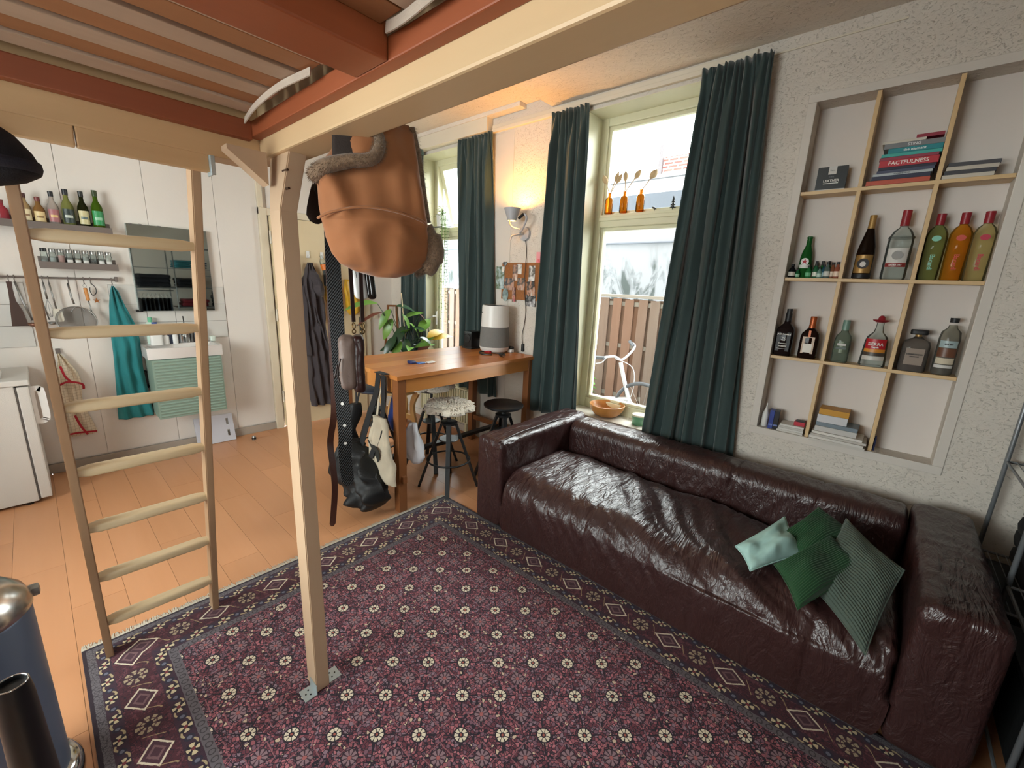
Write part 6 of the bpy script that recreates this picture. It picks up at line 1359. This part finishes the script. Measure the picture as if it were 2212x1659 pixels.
hk = thing('towel_clip', 'black adhesive hook on the tiles beside the towel', 'hook', (4.672, -.585, 1.255)); bm = new(); box(bm, (-.03, -.025, -.008), (0, .02, .012), .004); obj('plate', bm, blackp, hk)
# oven cloth
oc = thing('tea_towel', 'cream tea towel with red edging hanging on a small wall hook', 'towel', (4.64, -.09, .9))
t = T('cream_red_check'); v = t.mapped(); sx_ = t.n('ShaderNodeSeparateXYZ'); t.l(v, sx_.inputs[0]); gy = EX(t, sx_.outputs[1]); gz = EX(t, sx_.outputs[2])
ckl = ((gy*45).fract().lt(.12)).max((gz*45).fract().lt(.12)); ocm = t.bsdf(t.mix(ckl*.5, '#cfc0a8', '#7c6a58'), .95); rdm = cloth('red_edging', '#a3202c')
rows = [(.945, -.090, -.075, .012), (.90, -.115, -.07, .03), (.80, -.16, -.055, .05), (.72, -.175, -.025, .06), (.6, -.16, -.04, .05), (.5, -.165, -.045, .05), (.36, -.20, -.03, .04), (.29, -.21, -.02, .03)]
bm = new(); blob(bm, interp(rows, 4), kf, folds=2, fa=.014, n=56, noisea=.02); obj('cloth', bm, ocm, oc, world=True, smooth=True)
for pts in ([(.068, -.075, .86), (.07, -.09, .78), (.072, -.12, .73)], [(.062, -.028, .70), (.075, -.08, .735), (.072, -.12, .735), (.07, -.172, .71), (.06, -.175, .67)], [(.062, -.10, .47), (.064, -.12, .38), (.05, -.15, .30)], [(.05, -.02, .32), (.05, -.1, .325), (.045, -.205, .315)]):
    bm = new(); tube(bm, smoothpts([kf(b_, a_+.012, c_) for a_, b_, c_ in pts]), .01, flat=(.014, .003), up=(1, 0, 0)); obj('red_border', bm, rdm, oc, world=True)
bm = new(); box(bm, (4.66, -.095, .94), (4.679, -.068, .98), .003); obj('wall_hook', bm, taupe, oc, world=True)
# washbasin cabinet
SY0, SY1 = -.555, -1.07
sg = plain('sage_green_cabinet', '#84998b', .45, vary=.04)
sk_ = thing('washbasin_cabinet', 'wall-hung sage green basin cabinet with ribbed front under the mirror', 'cabinet', (4.5, -.81, .38))
bm = new(); box(bm, (4.37, SY0-.02, .385), (4.679, SY1+.02, .88), .002); obj('carcass', bm, sg, sk_, world=True)
bm = new(); box(bm, (4.352, SY0-.018, .385), (4.368, SY1+.018, .878), .002); dr = obj('door', bm, sg, sk_, world=True)
for k in range(19):
    z = .395+.0254*k; bm = new(); tube(bm, [(4.353, SY0-.03, z+.0127), (4.353, SY1+.03, z+.0127)], .0085, 8); obj('rib', bm, sg, dr, world=True, smooth=40)
bm = new(); 
n = 30
def fx(y, k): t_ = (y-(SY0+SY1)/2)/((SY0-SY1)/2); return 4.37-k*(1-t_*t_)
ys_ = [SY0+(SY1-SY0)*i/n for i in range(n+1)]
outer = [[Vector((fx(y, .05), y, .978)) for y in ys_]+[Vector((4.679, SY1, .978)), Vector((4.679, SY0, .978))], [Vector((fx(y, .045), y, .965)) for y in ys_]+[Vector((4.679, SY1, .965)), Vector((4.679, SY0, .965))], [Vector((fx(y, .012), y, .885)) for y in ys_]+[Vector((4.679, SY1, .885)), Vector((4.679, SY0, .885))]]
loft(bm, outer, cap=False); vv = bm.faces.new([bm.verts.new(p) for p in outer[2]])
# basin rim and bowl
rim = []
cx_, cy_ = 4.49, (SY0+SY1)/2
allp = outer[0]
inner = [Vector((cx_+(p.x-cx_)*.84-(.012 if p.x > 4.6 else 0)*4, cy_+(p.y-cy_)*.90, .976)) for p in allp]; deep = [Vector((cx_+(p.x-cx_)*.5, cy_+(p.y-cy_)*.6, .90)) for p in allp]
loft(bm, [allp, inner, deep], cap=False); bm.faces.new([bm.verts.new(p) for p in deep])
bmesh.ops.remove_doubles(bm, verts=bm.verts, dist=1e-5)
cer = C('white_ceramic', '#dcd8d4', .12); obj('basin', bm, cer, sk_, world=True, smooth=35)
bm = new(); cyl(bm, (4.405, -.81, .955), (4.40, -.81, .953), .011, n=16); obj('overflow_ring', bm, steel, sk_, world=True)
ta = thing('basin_tap', 'chrome mixer tap on the washbasin', 'tap', (4.62, -.835, .978)); bm = new(); cyl(bm, (0, 0, 0), (0, 0, .11), .022, .019, 20); obj('body', bm, chrome, ta, smooth=40); bm = new(); tube(bm, smoothpts([(0, 0, .09), (-.06, 0, .10), (-.10, 0, .07)]), .011, 10); obj('spout', bm, chrome, ta, smooth=True); bm = new(); tube(bm, smoothpts([(0, 0, .11), (0, 0, .13), (-.03, 0, .16)]), .012, 10); obj('lever', bm, chrome, ta, smooth=True)
def pump(lab, y, x, h, r, col, cap_, capc, sq=0, nm='toiletry_bottle', cat='bottle', pumpn=False):
    b = thing(nm, lab, cat, (x, y, .978), group='toiletries on the washbasin'); bm = new(); lathe(bm, [(0, 0), (r, 0), (r*1.05, .004), (r*1.05, h*.72), (r*.8, h*.8), (r*.4, h*.84), (0, h*.84)], 22, sq=sq, sx=.7); obj('body', bm, col, b, smooth=50)
    bm = new(); lathe(bm, [(r*.45, h*.82), (r*.45, h), (0, h)], 14); obj('cap', bm, capc, b, smooth=50)
    if pumpn: bm = new(); tube(bm, [(0, 0, h), (0, 0, h+.02), (-.02, -.012, h+.022)], .004, 8); obj('pump_head', bm, capc, b, smooth=True)
    return b
pump('white lotion bottle with blue cap on the basin edge', -.655, 4.56, .19, .040, whitep, 0, C('blue_cap', '#2c4fa0'), .4)
pump('white bottle with green cap behind the blue-capped one', -.64, 4.63, .225, .034, C('pale_green_bottle', '#c4d8cc'), 0, C('green_cap2', '#5fae88'), .3)
pump('small white cup next to the lotion bottle', -.72, 4.58, .09, .022, whitep, 0, whitep)
pump('slate blue deodorant stick with grey cap by the tap', -.755, 4.62, .16, .022, C('slate_blue', '#4d5670'), 0, C('grey_cap', '#6d6f78'))
pump('white upright toothpaste tube near the tap', -.785, 4.58, .10, .018, whitep, 0, whitep)
tb = thing('toothbrush_holder', 'chrome beaker with dark toothbrush beside the tap', 'cup', (4.64, -.88, .978), group=None); bm = new(); lathe(bm, [(0, 0), (.028, 0), (.03, .1), (.028, .1), (.026, .005), (0, .005)], 20, cap=False); obj('beaker', bm, chrome, tb, smooth=40); bm = new(); tube(bm, [(0, 0, .01), (-.01, .012, .17), (-.012, .014, .23)], .004, 8); obj('toothbrush', bm, blackp, tb, smooth=True)
pump('dark brown soap pump bottle at the right of the tap', -.955, 4.62, .15, .034, C('dark_soap', '#2a211f', .3), 0, blackp, .3, pumpn=True)
bx_ = thing('toilet_roll_bag', 'white and green packet at the right end of the basin', 'packet', (4.6, -1.05, .98)); obj('packet', rbox((-.03, -.03, 0), (.03, .012, .05), .01, .01, lambda p, n: p+n*.002*noise.noise(p*50)), C('packet_white', '#cfd8cc'), bx_, smooth=True)
# mirror
mr = thing('mirror_cabinet', 'frameless mirror reflecting a clothes rack above the washbasin', 'mirror', (4.66, -.83, 1.6))
bm = new(); box(bm, (4.645, -.58, 1.252), (4.679, -1.115, 1.945), .001); obj('backing', bm, C('mirror_edge', '#a5aca6', .3), mr, world=True)
bm = new(); box(bm, (4.640, -.583, 1.255), (4.6445, -1.112, 1.942)); obj('mirror_glass', bm, mirrorm, mr, world=True)
for y in (-.60, -.66, -.78): bm = new(); box(bm, (4.637, y, 1.936), (4.646, y-.02, 1.947), .001); obj('clip', bm, steel, mr, world=True)
# slotted plate leaning under the basin, door stop
sp_ = thing('slotted_panel', 'pale grey slotted plastic panel leaning under the basin', 'panel', (4.6, -1.0, 0)); M = Matrix.Translation((4.585, -1.0, .004)) @ Matrix.Rotation(.26, 4, 'Y')
bm = new()
W_, H_ = .155, .262; ys2 = [-W_, -.115, -.095, .095, .115, W_]; zs2 = [0, .05, .11, .16, .22, H_]
for i in range(5):
    for j in range(5):
        if i in (1, 3) and j in (1, 3): continue
        box(bm, (0, ys2[i], zs2[j]), (.012, ys2[i+1], zs2[j+1]))
bmesh.ops.remove_doubles(bm, verts=bm.verts, dist=1e-5)
bm.transform(M); obj('plate', bm, C('pale_grey_plastic', '#c4c4cc', .4), sp_, world=True)
ds = thing('door_stop', 'small grey cylindrical door stop on the laminate floor', 'doorstop', (4.465, -1.273, 0)); bm = new(); lathe(bm, [(0, 0), (.018, 0), (.019, .003), (.017, .035), (.014, .04), (0, .04)], 18, cap=False); obj('body', bm, steel, ds, smooth=50); bm = new(); lathe(bm, [(.0195, .012), (.0205, .018), (.0195, .024)], 18, cap=False); obj('rubber_ring', bm, blackp, ds, smooth=True)
# fridge
fg = thing('fridge', 'white under-counter fridge with D-shaped door handle at the left edge', 'fridge', (4.4, .35, 0)); frm = plain('fridge_enamel', '#c9c5be', .35, vary=.03, bump=.25, bscale=220)
bm = new(); box(bm, (4.118, .155, .02), (4.66, .70, .825), .006); obj('body', bm, frm, fg, world=True)
bm = new(); box(bm, (4.122, .092, .03), (4.66, .147, .815), .008); fd = obj('door', bm, frm, fg, world=True)
bm = new(); box(bm, (4.122, .147, .03), (4.66, .155, .815)); obj('door_seal', bm, C('seal_grey', '#55504c', .8), fd, world=True)
bm = new(); tube(bm, smoothpts([(4.16, .094, .79), (4.16, .06, .79), (4.16, .05, .785), (4.16, .042, .765), (4.16, .040, .60), (4.16, .05, .575), (4.16, .06, .565), (4.16, .094, .565)], 5), .01, flat=(.035, .012), up=(1, 0, 0)); tube(bm, [(4.16, .087, .80), (4.16, .087, .555)], .01, flat=(.03, .016), up=(1, 0, 0)); obj('door_handle', bm, whitep, fd, world=True)
bm = new(); box(bm, (4.105, .085, .826), (4.668, .71, .862), .006); obj('worktop', bm, frm, fg, world=True)
for x in (4.15, 4.6):
    for y in (.2, .65): bm = new(); cyl(bm, (x, y, .0005), (x, y, .022), .018, n=12); obj('foot', bm, blackp, fg, world=True)
dsh = thing('dish_rack', 'white dish tray with a folded cloth at the left edge on the fridge', 'tray', (4.3, .36, .862)); obj('tray', rbox((-.1, -.16, .001), (.12, .14, .03), .012, .02), whitep, dsh, smooth=True); obj('cloth_bundle', rbox((-.07, -.12, .031), (.09, .11, .10), .03, .018, lambda p, n: p+n*.016*noise.noise(p*25)), cloth('white_dish_cloth', '#c4c6cc'), dsh, smooth=True)
# ---------------------------------------------------------------- pedal bin and black cylinder
bn = thing('pedal_bin', 'blue-grey pedal bin with domed chrome lid at the left edge', 'bin', (1.72, .265, 0)); bbm = plain('blue_grey_enamel', '#566074', .35, .2, vary=.05)
def bl_(n_, pr, m): bm = new(); lathe(bm, pr, 56, cap=False); return obj(n_, bm, m, bn, smooth=50)
bl_('foot_ring', [(0, .002), (.152, .002), (.172, .012), (.170, .04), (.158, .058), (.143, .064)], chrome)
bl_('body', [(.143, .06), (.142, .635), (.138, .64)], bbm)
bl_('lid', [(.141, .64), (.146, .645), (.146, .66), (.135, .69), (.105, .722), (.06, .742), (0, .748)], T('satin_chrome').bsdf('#b9b6b2', .24, 1))
obj('hinge', rbox((.03, -.160, .632), (.065, -.130, .660), .006, .01), steel, bn, smooth=40)
bc = thing('black_canister', 'slim black cylinder with a thin silver ring on top in front of the bin', 'canister', (1.11, .128, 0))
bm = new(); lathe(bm, [(0, .002), (.040, .002), (.038, .3), (.0265, .80), (.0235, .825), (.0195, .825), (.0195, .818), (0, .818)], 40, cap=False); obj('body', bm, blackp, bc, smooth=40); bm = new(); torus(bm, (0, 0, .826), .0218, .0016, 2, 36, 8); obj('silver_ring', bm, chrome, bc, smooth=True)
# ---------------------------------------------------------------- wire wardrobe rack beyond the sofa
rk_ = thing('wardrobe_rack', 'dark metal wardrobe rack holding folded clothes beyond the sofa end', 'rack', (-.85, -1.9, 0)); rkm = plain('grey_steel_tube', '#8b8f93', .4, .5)
RYs = (-2.93, -2.36, -1.80, -1.24); RXs = (-.53, -1.08)
for x in RXs:
    for y in RYs: bm = new(); cyl(bm, (x, y, .0005), (x, y, 2.02), .009, n=8); obj('post', bm, rkm, rk_, world=True, smooth=True)
def rshelf(y0, y1, z):
    bm = new()
    for x in RXs: cyl(bm, (x, y0, z), (x, y1, z), .006, n=6)
    for y in (y0, y1): cyl(bm, (RXs[0], y, z), (RXs[1], y, z), .006, n=6)
    k = RXs[0]-.03
    while k > RXs[1]: cyl(bm, (k, y0, z+.004), (k, y1, z+.004), .0018, n=5); k -= .03
    obj('wire_shelf', bm, rkm, rk_, world=True)
for y0, y1, zs in ((RYs[2], RYs[3], (.12, 1.62, 1.27, 2.0)), (RYs[1], RYs[2], (.12, .55, .92, 1.28, 1.62, 2.0)), (RYs[0], RYs[1], (.12, .44, .9, 1.5, 2.0))):
    for z in zs: rshelf(y0, y1, z)
bm = new(); cyl(bm, (-.8, RYs[2], 1.22), (-.8, RYs[3], 1.22), .011, n=10); obj('hanging_rail', bm, rkm, rk_, world=True, smooth=True)
cg = 'folded clothes on the wardrobe rack'; rn = random.Random(12)
def fold(lab, y, z, col, w=.3, h=.12, n=3):
    s = thing('folded_clothes', lab, 'clothes', (-.83, y, z+.007), group=cg); m = cloth('garment_'+col[1:], col)
    for k in range(n):
        hh = h/n; obj('fold', rbox((-.2, -w/2+rn.uniform(0, .02), k*hh+.0005), (.22, w/2-rn.uniform(0, .02), (k+1)*hh), min(.02, hh*.45), .035, lambda p, q: p+q*.01*noise.noise(p*9)), m, s, smooth=True)
fold('dark red garment folded on the top shelf of the rack', -1.45, 1.62+.39, '#8c1d2c', .3, .07, 1)
fold('teal towels folded on the rack', -1.98, 1.63, '#2f7580', .3, .14, 4); fold('blue towel folded beside the teal ones', -2.25, 1.63, '#27466b', .18, .12, 3)
fold('black garments piled on the rack', -2.05, 1.285, '#121218', .42, .16, 3); fold('crimson garment folded on the rack', -2.1, .93, '#6e1424', .42, .13, 2); fold('pale grey garments folded low on the rack', -2.1, .56, '#8d8684', .38, .14, 4)
fold('dark navy garments piled above the hanging rail', -1.52, 1.28, '#15161f', .48, .22, 3); fold('black clothes on the upper shelf near the window wall', -2.65, .91, '#0e0e12', .46, .3, 4); fold('black clothes on the low shelf near the window wall', -2.65, .45, '#0c0c10', .5, .3, 4); fold('grey jumper on top of the rack near the window', -2.65, 1.51, '#2a2a2e', .4, .2, 3)
hg = 'garments on hangers in the wardrobe rack'
for k in range(8):
    y = -1.30-.06*k; g = thing('hanging_garment', 'dark garment on white hanger, %s' % ['first from the right end in the mirror', 'second', 'third', 'fourth', 'fifth', 'sixth', 'seventh', 'last, by the middle post'][k], 'clothes', (-.8, y, 1.2), group=hg); f_g = lambda u, d, z: Vector((u, y+d, z))
    bm = new(); tube(bm, smoothpts([(0, 0, .03), (0, 0, -.01), (.0, 0, -.03)]), .002, 5); tube(bm, [(-.19, 0, -.10), (0, 0, -.03), (.19, 0, -.10)], .005, 6); obj('hanger', bm, whitep, g, smooth=True)
    bm = new(); rows = [(-.115, -.10, .10, .01), (-.14, -.19, .19, .02), (-.3, -.2, .2, .035), (-.85, -.21, .21, .04)]; blob(bm, interp(rows, 3), lambda u, d, z: Vector((u, d, z)), folds=4, fa=.008, n=28, noisea=.01); obj('garment', bm, cloth('hung_%d' % (k % 3), ['#141418', '#2c3440', '#1b1b20'][k % 3]), g, smooth=True)
for k, y in enumerate((-2.65, -2.08, -1.52)):
    g = thing('storage_box', ['black fabric storage box low in the rack by the window wall', 'black fabric storage box low in the middle of the rack', 'black fabric storage box low at the near end of the rack'][k], 'box', (-.80, y, .1275)); bm = new(); box(bm, (-.24, -.25, 0), (.25, .25, .26), .02); obj('body', bm, MATS['black_nylon'], g); bm = new(); box(bm, (-.245, -.255, .262), (.255, .255, .29), .01); obj('lid', bm, MATS['black_nylon'], g)
